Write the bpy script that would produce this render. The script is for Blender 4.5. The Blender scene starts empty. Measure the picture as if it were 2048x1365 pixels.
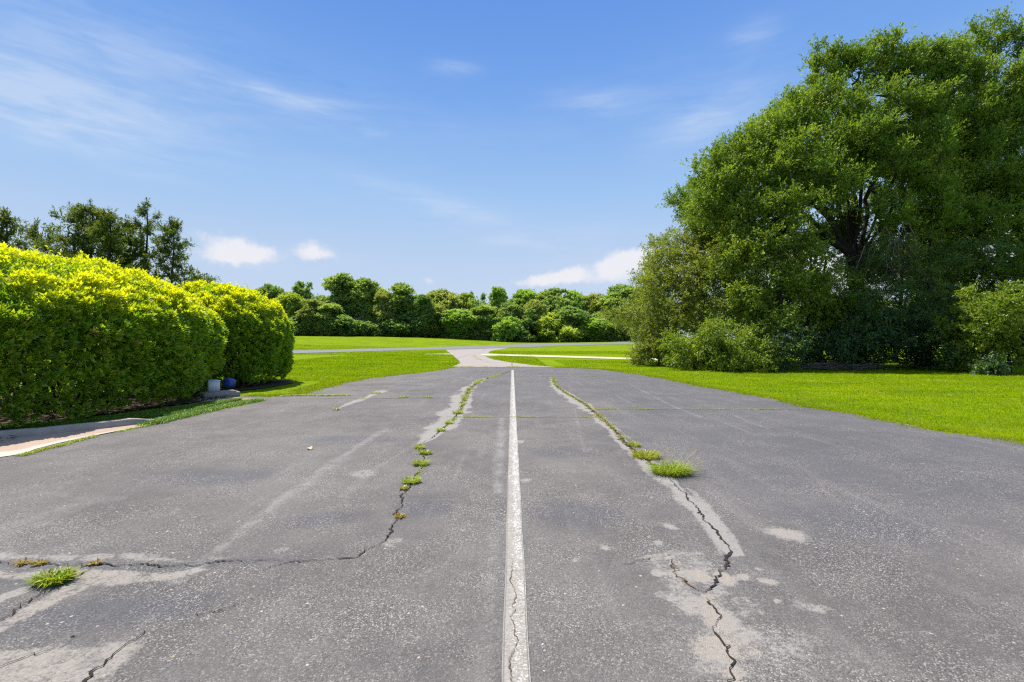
import bpy, math
import numpy as np
from mathutils import Vector

rng = np.random.default_rng(11)
SC = bpy.context.scene
COL = SC.collection
R = math.radians

# ------------------------------------------------------------------ camera constants
F, CX, CY, CH = 930.0, 1024.0, 682.5, 1.4      # focal length and centre of a 2048 px wide frame, camera height


def G(px, py):
    """Point on the flat ground seen at that place of the photograph."""
    Y = CH * F / (py - CY)
    return np.array([(px - CX) / F * Y, Y])


def W3(px, py, Y):
    return np.array([(px - CX) / F * Y, Y, CH - (py - CY) / F * Y])


# ------------------------------------------------------------------ terrain height
_ctl = []
for px, py, Y in [(590, 707.7, 51.7), (735, 704, 60), (880, 700.3, 72), (1060, 695, 85), (1150, 692, 92), (1267, 689, 102),
                  (590, 701.5, 57.5), (735, 698, 66), (880, 694.6, 79), (1060, 688.5, 93), (1150, 686.5, 101), (1267, 683.9, 110),
                  (480, 671, 108), (590, 672, 108), (735, 672.5, 110), (880, 675.5, 113), (940, 679, 114), (1000, 683, 114),
                  (1040, 686, 112), (1150, 685, 114), (1267, 684, 119), (1400, 684, 125), (1700, 684, 130), (300, 671, 105), (0, 671, 105)]:
    p = W3(px, py, Y)
    _ctl.append(p)
for x in (-60, -35, -15, 0, 15, 30, 50, 80):
    for y in (28, 40, 50):
        if not (x < -20 and y == 50):
            _ctl.append(np.array([x, y, 0.0]))
for x in (-300, -150, 0, 150, 300):
    _ctl.append(np.array([x, 420, 4.0]))
for x in (-250, 250):
    for y in (40, 150):
        _ctl.append(np.array([x, y, 2.0 if y > 100 else 0.5]))
_ctl = np.array(_ctl)


def _tps_phi(r2):
    return np.where(r2 > 1e-9, 0.5 * r2 * np.log(np.maximum(r2, 1e-12)), 0.0)


def _tps_fit(c, lam=0.3):
    n = len(c)
    s = c[:, :2] / 50.0
    d2 = ((s[:, None] - s[None]) ** 2).sum(-1)
    A = np.zeros((n + 3, n + 3))
    A[:n, :n] = _tps_phi(d2) + np.eye(n) * lam * 0.01
    Pm = np.c_[np.ones(n), s]
    A[:n, n:] = Pm
    A[n:, :n] = Pm.T
    return np.linalg.solve(A, np.r_[c[:, 2], 0, 0, 0]), s


_w, _s = _tps_fit(_ctl)


def TZ(x, y):
    x = np.atleast_1d(np.asarray(x, float))
    y = np.atleast_1d(np.asarray(y, float))
    q = np.c_[x.ravel(), y.ravel()] / 50.0
    d2 = ((q[:, None] - _s[None]) ** 2).sum(-1)
    z = _tps_phi(d2) @ _w[:len(_s)] + _w[-3] + q @ _w[-2:]
    t = np.clip((y.ravel() - 30) / 18.0, 0, 1)
    z = np.clip(z, -0.6, 6) * t * t * (3 - 2 * t)
    return z.reshape(x.shape)


# ------------------------------------------------------------------ mesh helpers
class MB:
    """Collects vertices and faces, then links them as one mesh object."""
    def __init__(self):
        self.V, self.F, self.A, self.n = [], [], {}, 0

    def add(self, V, F, **attrs):
        V = np.asarray(V, float)
        self.V.append(V)
        self.F.append(np.asarray(F, int) + self.n)
        for k, a in attrs.items():
            self.A.setdefault(k, []).append(np.broadcast_to(np.asarray(a, float), (len(V),)))
        self.n += len(V)
        return self

    def build(self, name, mat, parent=None, smooth=False):
        me = bpy.data.meshes.new(name)
        V = np.concatenate(self.V).astype(np.float32)
        me.vertices.add(len(V))
        me.vertices.foreach_set("co", V.ravel())
        loops = np.concatenate([f.ravel() for f in self.F]).astype(np.int32)
        tot = np.concatenate([np.full(len(f), f.shape[1]) for f in self.F]).astype(np.int32)
        start = np.r_[0, np.cumsum(tot)[:-1]].astype(np.int32)
        me.loops.add(len(loops))
        me.loops.foreach_set("vertex_index", loops)
        me.polygons.add(len(tot))
        me.polygons.foreach_set("loop_start", start)
        me.update(calc_edges=True)
        for k, a in self.A.items():
            at = me.attributes.new(k, 'FLOAT', 'POINT')
            at.data.foreach_set("value", np.concatenate(a).astype(np.float32))
        if smooth:
            me.polygons.foreach_set("use_smooth", np.ones(len(tot), bool))
        me.materials.append(mat)
        ob = bpy.data.objects.new(name, me)
        COL.objects.link(ob)
        if parent is not None:
            ob.parent = parent
        return ob


def tag(o, label=None, cat=None, group=None, kind=None):
    if label: o["label"] = label
    if cat: o["category"] = cat
    if group: o["group"] = group
    if kind: o["kind"] = kind
    return o


def empty(name, loc=(0, 0, 0)):
    o = bpy.data.objects.new(name, None)
    o.empty_display_size = 0.2
    COL.objects.link(o)
    o.location = loc
    return o


def nrm(v):
    return v / np.maximum(np.linalg.norm(v, axis=-1, keepdims=True), 1e-9)


def rdir(n, g=None):
    return nrm((g or rng).normal(size=(n, 3)))


def leaves(mb, C, D, N, L, Wd, curl=0.12, mid=0.45, **attrs):
    """Kite shaped folded leaves, one quad each."""
    D = nrm(D)
    N = nrm(N - (N * D).sum(-1, keepdims=True) * D)
    S = np.cross(D, N)
    L = np.broadcast_to(L, (len(C),))[:, None]
    Wd = np.broadcast_to(Wd, (len(C),))[:, None]
    V = np.stack([C, C + D * L * mid + S * Wd * .5 + N * L * curl, C + D * L, C + D * L * mid - S * Wd * .5 + N * L * curl], 1)
    n = len(C)
    at = {k: np.repeat(np.broadcast_to(a, (n,)), 4) for k, a in attrs.items()}
    mb.add(V.reshape(-1, 3), np.arange(4 * n).reshape(n, 4), **at)


def blades(mb, C, H, lean, Wd, var, az=None, bend=0.5):
    """Grass blades: bent strips of one quad and one triangle."""
    n = len(C)
    az = rng.uniform(0, 2 * math.pi, n) if az is None else az
    d = np.c_[np.cos(az), np.sin(az), np.zeros(n)]
    s = np.c_[-np.sin(az), np.cos(az), np.zeros(n)] * (np.broadcast_to(Wd, (n,)) * .5)[:, None]
    H = np.broadcast_to(H, (n,))[:, None]
    lean = np.broadcast_to(lean, (n,))[:, None]
    up = np.array([0, 0, 1.0])
    M = C + up * H * .55 + d * H * lean * (1 - bend)
    T = C + up * H * np.maximum(1 - .35 * lean, .25) + d * H * lean * 1.4
    V = np.stack([C - s, C + s, M + s * .8, M - s * .8, T], 1).reshape(-1, 3)
    b = np.arange(n)[:, None] * 5
    va = np.repeat(var, 5)
    k = mb.n
    mb.add(V, b + np.array([[0, 1, 2, 3]]), var=va)
    mb.F.append(b + np.array([[3, 2, 4]]) + k)


def tube(mb, P, rad, sides=6, cap=True, **attrs):
    P = np.asarray(P, float)
    rad = np.broadcast_to(rad, (len(P),))
    T = nrm(np.gradient(P, axis=0))
    ref = np.array([0.31, 0.17, 0.93]) if abs(T[0] @ np.array([0.31, 0.17, 0.93])) < .9 else np.array([1.0, 0, 0])
    U = nrm(np.cross(T, ref))
    Vv = np.cross(T, U)
    a = np.arange(sides) / sides * 2 * math.pi
    ring = P[:, None] + (U[:, None] * np.cos(a)[None, :, None] + Vv[:, None] * np.sin(a)[None, :, None]) * rad[:, None, None]
    n = len(P)
    i = np.arange(n - 1)[:, None] * sides
    j = np.arange(sides)[None]
    F_ = np.stack([i + j, i + (j + 1) % sides, i + sides + (j + 1) % sides, i + sides + j], -1).reshape(-1, 4)
    mb.add(ring.reshape(-1, 3), F_, **attrs)


def box(mb, c, s, rot=0, bev=0.0):
    """A box with chamfered vertical and top edges."""
    hx, hy, hz = s[0] / 2, s[1] / 2, s[2]
    b = min(bev, hx * .5, hy * .5)
    def ring(ix, iy, z):
        bx = max(b, 1e-4)
        return [(-ix + bx, -iy, z), (ix - bx, -iy, z), (ix, -iy + bx, z), (ix, iy - bx, z), (ix - bx, iy, z), (-ix + bx, iy, z), (-ix, iy - bx, z), (-ix, -iy + bx, z)]
    V = np.array(ring(hx, hy, 0) + ring(hx, hy, hz - b) + ring(hx - b, hy - b, hz))
    cr, sr = math.cos(rot), math.sin(rot)
    V = np.c_[V[:, 0] * cr - V[:, 1] * sr, V[:, 0] * sr + V[:, 1] * cr, V[:, 2]] + np.asarray(c, float)
    F_ = []
    for k in (0, 8):
        for j in range(8):
            F_.append((k + j, k + (j + 1) % 8, k + 8 + (j + 1) % 8, k + 8 + j))
    n0 = mb.n
    mb.add(V, np.array(F_))
    mb.F.append(np.array([[n0 + 16 + j for j in range(8)]]))
    mb.F.append(np.array([[n0 + 7 - j for j in range(8)]]))


# ------------------------------------------------------------------ material helpers
class NT:
    def __init__(self, tree):
        self.t = tree
        tree.nodes.clear()

    def n(self, typ, _in=None, **kw):
        nd = self.t.nodes.new(typ)
        for k, v in kw.items():
            setattr(nd, k, v)
        for k, v in (_in or {}).items():
            self.set(nd.inputs[k], v)
        return nd

    def set(self, sock, v):
        if isinstance(v, bpy.types.NodeSocket):
            self.t.links.new(v, sock)
        elif isinstance(v, bpy.types.Node):
            self.t.links.new(v.outputs[0], sock)
        else:
            try:
                sock.default_value = v
            except Exception:
                sock.default_value = (*v, 1.0)

    def m(self, op, a, b=0.0, c=None, clamp=False):
        nd = self.t.nodes.new('ShaderNodeMath')
        nd.operation = op
        nd.use_clamp = clamp
        self.set(nd.inputs[0], a)
        self.set(nd.inputs[1], b)
        if c is not None:
            self.set(nd.inputs[2], c)
        return nd.outputs[0]

    def mix(self, f, a, b, blend='MIX'):
        nd = self.t.nodes.new('ShaderNodeMix')
        nd.data_type = 'RGBA'
        nd.blend_type = blend
        self.set(nd.inputs[0], f)
        self.set(nd.inputs[6], a)
        self.set(nd.inputs[7], b)
        return nd.outputs[2]

    def step(self, x, lo, hi):
        nd = self.t.nodes.new('ShaderNodeMapRange')
        nd.interpolation_type = 'SMOOTHSTEP'
        self.set(nd.inputs['Value'], x)
        self.set(nd.inputs['From Min'], lo)
        self.set(nd.inputs['From Max'], hi)
        return nd.outputs[0]

    def noise(self, vec, scale, detail=4, rough=.55, dist=0.0):
        return self.n('ShaderNodeTexNoise', {'Vector': vec, 'Scale': scale, 'Detail': detail, 'Roughness': rough, 'Distortion': dist}).outputs[0]

    def map(self, vec, scale=(1, 1, 1), loc=(0, 0, 0), rot=(0, 0, 0)):
        return self.n('ShaderNodeMapping', {'Vector': vec, 'Scale': scale, 'Location': loc, 'Rotation': rot}).outputs[0]

    def attr(self, name):
        return self.n('ShaderNodeAttribute', attribute_name=name).outputs['Fac']


def c4(c):
    return (c[0], c[1], c[2], 1.0)


def mat(name):
    m = bpy.data.materials.new(name)
    m.use_nodes = True
    nt = NT(m.node_tree)
    out = nt.n('ShaderNodeOutputMaterial')
    return m, nt, out


def lawn_patches(nt, col):
    """Uneven turf: duller and drier spots, the same for soil and blades."""
    tc = nt.n('ShaderNodeTexCoord').outputs['Object']
    a = nt.noise(nt.map(tc, loc=(5, 2, 0)), .45, 5, .65)
    b = nt.noise(nt.map(tc, loc=(1, 8, 0)), 2.1, 5, .7)
    c = nt.noise(nt.map(tc, (.06, .75, 1), rot=(0, 0, R(-14))), 1.0, 2, .5)
    col = nt.mix(nt.m('MULTIPLY', nt.step(a, .42, .62), .55), col, nt.mix(1.0, col, (.66, .74, 1.5, 1), 'MULTIPLY'))
    col = nt.mix(nt.m('MULTIPLY', nt.step(b, .50, .68), .5), col, nt.mix(1.0, col, (1.12, .90, 4.0, 1), 'MULTIPLY'))
    col = nt.mix(nt.m('MULTIPLY', nt.step(c, .42, .6), .35), col, nt.mix(1.0, col, (.72, .80, 1.2, 1), 'MULTIPLY'))
    return col


def leaf_mat(name, a, b, c=None, patchy=False, trans=0.45, tip=None, gloss=0.06, rough=0.45, obj_tint=False, tcol=(1.25, 1.2, .55)):
    """Leaf: diffuse front, light shining through, faint gloss. 'var' picks the hue of each leaf."""
    m, nt, out = mat(name)
    v = nt.attr('var')
    col = nt.mix(v, c4(a), c4(b))
    if c is not None:
        col = nt.mix(nt.step(v, .86, 1.0), col, c4(c))
    if tip is not None:
        col = nt.mix(nt.attr('tip'), col, c4(tip))
    if patchy:
        col = lawn_patches(nt, col)
    if obj_tint:
        oi = nt.n('ShaderNodeObjectInfo')
        col = nt.mix(1.0, col, oi.outputs['Color'], 'MULTIPLY')
    d = nt.n('ShaderNodeBsdfDiffuse', {'Color': col})
    tc = nt.mix(1.0, col, c4(tcol), 'MULTIPLY')
    t = nt.n('ShaderNodeBsdfTranslucent', {'Color': tc})
    s = nt.n('ShaderNodeMixShader', {0: trans, 1: d, 2: t})
    g = nt.n('ShaderNodeBsdfGlossy', {'Color': (1, 1, 1, 1), 'Roughness': rough})
    s2 = nt.n('ShaderNodeMixShader', {0: gloss, 1: s, 2: g})
    nt.set(out.inputs[0], s2)
    return m


def plain(name, col, rough=.8, var=.25, scale=6.0, bump=0.0, bscale=40, metal=0.0, spec=.3):
    m, nt, out = mat(name)
    tc = nt.n('ShaderNodeTexCoord').outputs['Object']
    f = nt.noise(tc, scale, 5)
    colr = nt.mix(f, c4([x * (1 - var) for x in col]), c4([min(1, x * (1 + var)) for x in col]))
    p = nt.n('ShaderNodeBsdfPrincipled', {'Base Color': colr, 'Roughness': rough, 'Metallic': metal, 'Specular IOR Level': spec})
    if bump:
        b = nt.n('ShaderNodeBump', {'Height': nt.noise(tc, bscale, 4), 'Strength': bump, 'Distance': .02})
        nt.set(p.inputs['Normal'], b)
    nt.set(out.inputs[0], p)
    return m


def bark_mat(name, a, b):
    m, nt, out = mat(name)
    tc = nt.n('ShaderNodeTexCoord').outputs['Object']
    f = nt.noise(nt.map(tc, (9, 9, 1.6)), 2.2, 6, .65)
    col = nt.mix(nt.step(f, .35, .7), c4(a), c4(b))
    p = nt.n('ShaderNodeBsdfPrincipled', {'Base Color': col, 'Roughness': .95, 'Specular IOR Level': .1})
    nt.set(p.inputs['Normal'], nt.n('ShaderNodeBump', {'Height': f, 'Strength': .8, 'Distance': .05}))
    nt.set(out.inputs[0], p)
    return m


# ------------------------------------------------------------------ light, sky, camera
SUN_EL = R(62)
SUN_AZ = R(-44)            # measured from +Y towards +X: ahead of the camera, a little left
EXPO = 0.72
SKY = 0.15  # sky strength, raised only to add fill from above the frame

cam = bpy.data.cameras.new("camera")
cam.sensor_width = 36
cam.lens = F / 2048 * 36
cam.clip_start = .05
cam.clip_end = 2000
co = bpy.data.objects.new("camera", cam)
COL.objects.link(co)
co.location = (0, 0, CH)
co.rotation_euler = (R(90), 0, 0)
SC.camera = co

sl = bpy.data.lights.new("sun", 'SUN')
sl.energy = 4.6
sl.angle = R(.53)
sl.color = (1, .955, .88)
so = bpy.data.objects.new("sun", sl)
COL.objects.link(so)
sd = Vector((math.sin(SUN_AZ) * math.cos(SUN_EL), math.cos(SUN_AZ) * math.cos(SUN_EL), math.sin(SUN_EL)))
so.rotation_euler = sd.to_track_quat('Z', 'Y').to_euler()
so.location = (-8, 20, 40)

SC.view_settings.view_transform = 'Standard'
SC.view_settings.look = 'None'
SC.view_settings.exposure = EXPO
SC.view_settings.gamma = 1
SC.render.engine = 'CYCLES'
SC.cycles.max_bounces = 8
SC.cycles.diffuse_bounces = 4
SC.cycles.transmission_bounces = 6
SC.cycles.transparent_max_bounces = 8
SC.cycles.use_denoising = False
SC.cycles.filter_width = 1.25
SC.cycles.sample_clamp_indirect = 4.0
SC.cycles.caustics_reflective = False
SC.cycles.caustics_refractive = False

wd = bpy.data.worlds.new("World")
SC.world = wd
wd.use_nodes = True
nt = NT(wd.node_tree)
wout = nt.n('ShaderNodeOutputWorld')
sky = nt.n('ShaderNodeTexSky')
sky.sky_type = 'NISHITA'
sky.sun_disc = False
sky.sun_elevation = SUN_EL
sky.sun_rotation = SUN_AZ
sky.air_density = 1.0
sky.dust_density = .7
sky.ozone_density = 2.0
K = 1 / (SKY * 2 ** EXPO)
tcw = nt.n('ShaderNodeTexCoord').outputs['Generated']
sx = nt.n('ShaderNodeSeparateXYZ', {0: tcw})
az = nt.m('ARCTAN2', sx.outputs[0], sx.outputs[1])
el = nt.m('ARCSINE', sx.outputs[2])
ae = nt.n('ShaderNodeCombineXYZ', {0: az, 1: el, 2: 0.0}).outputs[0]


def dirae(px, py):
    u, v = (px - CX) / F, (CY - py) / F
    return math.atan2(u, 1), math.atan2(v, math.hypot(u, 1))


def spot(px, py, wx, wy, rot=0.0, vec=None):
    a, e = dirae(px, py)
    mp = nt.n('ShaderNodeMapping', {'Vector': vec or ae, 'Location': (a, e, 0), 'Rotation': (0, 0, R(rot)), 'Scale': (wx / F, wy / F, 1)})
    mp.vector_type = 'TEXTURE'
    d = nt.n('ShaderNodeVectorMath', {0: mp.outputs[0], 1: mp.outputs[0]}, operation='DOT_PRODUCT').outputs['Value']
    return nt.m('POWER', 2.718, nt.m('MULTIPLY', d, -1.0))


# blue of the visible sky: hand-set colours by elevation, independent of sky strength
ramp = nt.n('ShaderNodeValToRGB', {0: nt.m('DIVIDE', el, R(40))})
cr_ = ramp.color_ramp
cr_.interpolation = 'LINEAR'
cr_.elements[0].color = c4((.60, .70, .87))
cr_.elements[1].color = c4((.12, .295, .77))
for pos, cc in ((.13, (.56, .68, .87)), (.25, (.49, .64, .87)), (.425, (.355, .565, .885)), (.685, (.190, .395, .835)), (.90, (.143, .320, .785))):
    e_ = cr_.elements.new(pos)
    e_.color = c4(cc)
low = nt.n('ShaderNodeVectorMath', {0: ramp.outputs[0], 'Scale': K}, operation='SCALE').outputs[0]
# above the frame the Nishita sky takes over, brightened as added fill light
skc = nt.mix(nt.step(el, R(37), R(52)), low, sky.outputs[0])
# thin high cloud
stre = nt.noise(nt.map(ae, (2.2, 9, 1), rot=(0, 0, R(8))), 2.2, 6, .55, .6)
stre2 = nt.noise(nt.map(ae, (6, 34, 1), loc=(3, 1, 0), rot=(0, 0, R(-6))), 2.0, 5, .6, .3)
cir = None
for args, wgt in (((110, 195, 170, 46), 1.15), ((80, 70, 190, 80), .5), ((600, 203, 85, 13, -4), 1.0), ((700, 212, 50, 9, -3), .3), ((905, 137, 45, 11), .9),
                  ((1200, 200, 85, 20, -5), .55), ((1420, 240, 95, 42, 18), .95), ((860, 405, 150, 17, -14), .55), ((745, 262, 26, 9), .4), ((190, 292, 130, 12), .5),
                  ((310, 354, 60, 8), .4), ((1040, 484, 110, 14, -4), .5), ((1500, 70, 40, 18), .6), ((640, 190, 330, 60, -6), .22), ((1250, 210, 300, 50, 10), .2), ((860, 430, 330, 60, -10), .2), ((1180, 470, 150, 40), .3), ((420, 170, 160, 34, -8), .3), ((930, 430, 90, 22, -14), .5), ((60, 250, 150, 26), .6), ((480, 508, 120, 34), .55), ((1180, 548, 180, 36, 6), .6), ((640, 508, 70, 26), .4)):
    s = nt.m('MULTIPLY', spot(*args), wgt)
    cir = s if cir is None else nt.m('ADD', cir, s)
tex = nt.m('MULTIPLY_ADD', nt.step(stre, .25, .75), .75, nt.m('MULTIPLY', nt.step(stre2, .3, .75), .45))
cirf = nt.m('MULTIPLY', nt.m('MULTIPLY', cir, tex), .60, clamp=True)
cirf = nt.m('MINIMUM', cirf, .62)
c1 = nt.mix(cirf, skc, c4([K * x for x in (.62, .73, .92)]))
# fair weather heaps low over the trees
warp = nt.n('ShaderNodeTexNoise', {'Vector': ae, 'Scale': 34, 'Detail': 7, 'Roughness': .62}).outputs['Color']
wv = nt.n('ShaderNodeVectorMath', {0: warp, 1: (.5, .5, .5)}, operation='SUBTRACT').outputs[0]
wv = nt.n('ShaderNodeVectorMath', {0: wv, 'Scale': .026}, operation='SCALE').outputs[0]
aew = nt.n('ShaderNodeVectorMath', {0: ae, 1: wv}, operation='ADD').outputs[0]
cum = None
for args, wgt in (((472, 498, 40, 24), 1.05), ((470, 516, 78, 15), .6), ((402, 472, 26, 12), .42), ((532, 504, 22, 12), .5), ((628, 500, 34, 18), .85), ((628, 512, 50, 10), .5), ((860, 563, 18, 8), .62), ((1075, 560, 44, 13), .8),
                  ((1125, 553, 40, 14), .75), ((1150, 540, 26, 14), .6), ((1215, 541, 40, 18), .75), ((1240, 524, 44, 18), .65), ((1280, 512, 40, 18), .85), ((1020, 570, 60, 8), .45), ((1190, 562, 90, 14), .5), ((1400, 520, 120, 40), .8), ((1700, 540, 200, 40), .7), ((2200, 500, 300, 70), .8), ((-400, 500, 300, 60), .8)):
    s = nt.m('MULTIPLY', spot(*args, **{'vec': aew}) if len(args) > 4 else spot(*args, 0, aew), wgt)
    cum = s if cum is None else nt.m('ADD', cum, s)
cuf = nt.m('MULTIPLY', nt.step(nt.m('ADD', cum, nt.m('MULTIPLY', nt.m('SUBTRACT', nt.noise(aew, 48, 6, .62), .5), 1.3)), .24, .98), .86)
lum = nt.step(nt.m('ADD', cum, nt.m('MULTIPLY', nt.noise(aew, 40, 3), .5)), .5, 1.4)
ccol = nt.mix(lum, c4([K * x for x in (.64, .72, .88)]), c4([K * x for x in (.90, .89, .92)]))
c2 = nt.mix(cuf, c1, ccol)
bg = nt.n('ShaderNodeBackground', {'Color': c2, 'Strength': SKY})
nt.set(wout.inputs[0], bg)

# ------------------------------------------------------------------ ground materials
def lawn_mat():
    m, nt, out = mat("lawn_grass")
    tc = nt.n('ShaderNodeTexCoord').outputs['Object']
    n1 = nt.noise(tc, .35, 5, .6)
    n2 = nt.noise(tc, 5.0, 5, .65)
    n3 = nt.noise(tc, 60, 4, .7)
    n4 = nt.noise(nt.map(tc, (.25, 2.2, 1), rot=(0, 0, R(-8))), 1.2, 4, .6)
    col = nt.mix(nt.step(n2, .3, .72), (.145, .220, .003, 1), (.30, .39, .005, 1))
    col = nt.mix(nt.m('MULTIPLY', nt.step(n1, .45, .7), .6), col, (.29, .36, .004, 1))
    col = nt.mix(nt.m('MULTIPLY', nt.step(n4, .5, .75), .35), col, (.14, .225, .002, 1))
    col = nt.mix(nt.m('MULTIPLY', nt.step(nt.noise(nt.map(tc, loc=(31, 7, 0)), .9, 5, .7), .62, .78), .35), col, (.33, .30, .05, 1))
    col = nt.mix(nt.m('MULTIPLY', nt.step(n3, .40, .64), .8), nt.mix(1.0, col, (.62, .66, .5, 1), 'MULTIPLY'), col)
    stripe = nt.noise(nt.map(tc, (.05, .9, 1), rot=(0, 0, R(-14))), 1.0, 3, .5)
    col = nt.mix(nt.m('MULTIPLY', nt.step(stripe, .45, .68), .4), col, nt.mix(1.0, col, (.58, .70, .7, 1), 'MULTIPLY'))
    dry = nt.noise(nt.map(tc, loc=(3, 17, 0)), 1.7, 6, .72)
    col = nt.mix(nt.m('MULTIPLY', nt.step(dry, .52, .72), .6), col, (.29, .265, .06, 1))
    col = lawn_patches(nt, col)
    p = nt.n('ShaderNodeBsdfPrincipled', {'Base Color': col, 'Roughness': 1.0, 'Specular IOR Level': .02})
    h = nt.m('ADD', n3, nt.m('MULTIPLY', n2, 1.5))
    nt.set(p.inputs['Normal'], nt.n('ShaderNodeBump', {'Height': h, 'Strength': .5, 'Distance': .04}))
    nt.set(out.inputs[0], p)
    return m


def asphalt_mat():
    m, nt, out = mat("old_asphalt")
    tc = nt.n('ShaderNodeTexCoord').outputs['Object']
    wear = nt.attr('wear')
    seal = nt.attr('seal')
    streak = nt.attr('streak')
    sand = nt.attr('sand')
    big = nt.noise(tc, .55, 5, .6)
    med = nt.noise(tc, 3.5, 6, .65)
    fine = nt.noise(tc, 52, 5, .8)
    grit = nt.n('ShaderNodeTexVoronoi', {'Vector': tc, 'Scale': 165.0, 'Randomness': 1.0})
    gcol = nt.n('ShaderNodeSeparateColor', {0: grit.outputs['Color']})
    grit2 = nt.n('ShaderNodeTexVoronoi', {'Vector': tc, 'Scale': 34.0, 'Randomness': 1.0})
    g2 = nt.n('ShaderNodeSeparateColor', {0: grit2.outputs['Color']})
    base = nt.mix(nt.step(big, .3, .7), (.090, .0835, .079, 1), (.150, .137, .126, 1))
    base = nt.mix(nt.m('MULTIPLY', nt.step(med, .42, .72), .5), base, (.165, .150, .138, 1))
    # sealed, bluer coat
    base = nt.mix(nt.m('MULTIPLY', seal, .7), base, (.080, .080, .087, 1))
    # long faint streaks of wear along the lane
    ln = nt.noise(nt.map(tc, (3.0, .22, 1), rot=(0, 0, R(12))), 1.6, 6, .65)
    base = nt.mix(nt.m('MULTIPLY', nt.step(ln, .52, .75), .35), base, (.205, .19, .177, 1))
    # exposed stones
    expo = nt.step(nt.noise(nt.map(tc, loc=(9, 4, 0)), 1.3, 5, .65), .40, .62)
    sp = nt.m('MULTIPLY', nt.step(gcol.outputs[0], .70, .98), nt.m('ADD', .25, nt.m('MULTIPLY', expo, .75)))
    base = nt.mix(nt.m('MULTIPLY', sp, .62), base, (.45, .40, .35, 1))
    base = nt.mix(nt.m('MULTIPLY', nt.m('MULTIPLY', nt.step(gcol.outputs[1], .62, .95), nt.m('ADD', .4, nt.m('MULTIPLY', expo, .6))), .75), base, (.045, .042, .042, 1))
    sp2 = nt.m('MULTIPLY', nt.step(g2.outputs[0], .972, .985), nt.step(grit2.outputs['Distance'], .3, .18))
    base = nt.mix(nt.m('MULTIPLY', sp2, .8), base, nt.mix(g2.outputs[1], (.50, .47, .42, 1), (.42, .30, .18, 1)))
    base = nt.mix(nt.m('MULTIPLY', nt.step(fine, .35, .7), .35), nt.mix(1.0, base, (.6, .6, .62, 1), 'MULTIPLY'), base) if False else nt.mix(.55, base, nt.mix(1.0, base, nt.n('ShaderNodeCombineColor', {0: nt.m('MULTIPLY', fine, 2.0), 1: nt.m('MULTIPLY', fine, 2.0), 2: nt.m('MULTIPLY', fine, 2.0)}).outputs[0], 'MULTIPLY'))
    # worn, sandy patches: threshold of the mask against noise gives ragged edges
    rag = nt.m('ADD', nt.m('MULTIPLY', nt.noise(tc, 8, 6, .75), 1.1), nt.m('MULTIPLY', fine, .8))
    wf = nt.step(nt.m('ADD', wear, nt.m('SUBTRACT', rag, .95)), .28, .62)
    wcol = nt.mix(fine, (.17, .158, .143, 1), (.36, .335, .30, 1))
    wcol = nt.mix(nt.m('MULTIPLY', sand, .85), wcol, nt.mix(fine, (.22, .175, .13, 1), (.40, .34, .265, 1)))
    base = nt.mix(nt.m('MULTIPLY', wf, .85), base, wcol)
    sf = nt.m('MULTIPLY', streak, nt.step(nt.m('ADD', fine, nt.noise(tc, 5, 5, .7)), .8, 1.25))
    base = nt.mix(nt.m('MULTIPLY', sf, .75), base, (.29, .27, .25, 1))
    p = nt.n('ShaderNodeBsdfPrincipled', {'Base Color': base, 'Roughness': .9, 'Specular IOR Level': .22})
    h = nt.m('ADD', nt.m('MULTIPLY', fine, .8), nt.m('MULTIPLY', grit.outputs['Distance'], -.9))
    nt.set(p.inputs['Normal'], nt.n('ShaderNodeBump', {'Height': h, 'Strength': .45, 'Distance': .010}))
    nt.set(out.inputs[0], p)
    return m


M = {}
M['lawn'] = lawn_mat()
M['asphalt'] = asphalt_mat()
M['road'] = plain("grey_road", (.155, .155, .145), .9, .2, 1.5, .2)
M['mulch'] = plain("bark_mulch", (.055, .036, .024), 1, .6, 14, .9, 30)
M['tan_dirt'] = plain("tan_dirt", (.30, .22, .14), 1, .4, 9, .6, 40)
M['path'] = plain("pale_path", (.42, .39, .24), .9, .15, 2.0, .2)
M['crack'] = plain("crack_dark", (.026, .020, .015), 1, .6, 20)
M['crack_line'] = plain("crack_in_paint", (.10, .08, .06), 1, .6, 30)
M['soil'] = plain("crack_soil", (.17, .125, .085), 1, .5, 30, .5)
M['bark'] = bark_mat("bark_grey_brown", (.035, .028, .022), (.13, .105, .085))
M['bark_dark'] = bark_mat("bark_dark", (.02, .016, .013), (.075, .06, .048))
M['dead'] = bark_mat("dead_wood", (.10, .075, .055), (.27, .22, .17))
M['white_paint'] = plain("white_cabinet", (.72, .74, .76), .5, .06, 3)
M['concrete_old'] = plain("old_concrete", (.33, .29, .24), .95, .3, 7, .5, 60)
M['stone_dark'] = plain("pebble_dark", (.05, .045, .04), .9, .3, 30)
M['stone_pale'] = plain("pebble_pale", (.62, .58, .52), .9, .2, 30)
M['dry_leaf'] = plain("dry_leaf", (.50, .38, .24), .8, .25, 30)
M['blue'] = plain("blue_plastic", (.03, .06, .32), .35, .15, 4, spec=.5)
M['gravel'] = plain("gravel_stone", (.40, .31, .22), .95, .5, 20)


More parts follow.
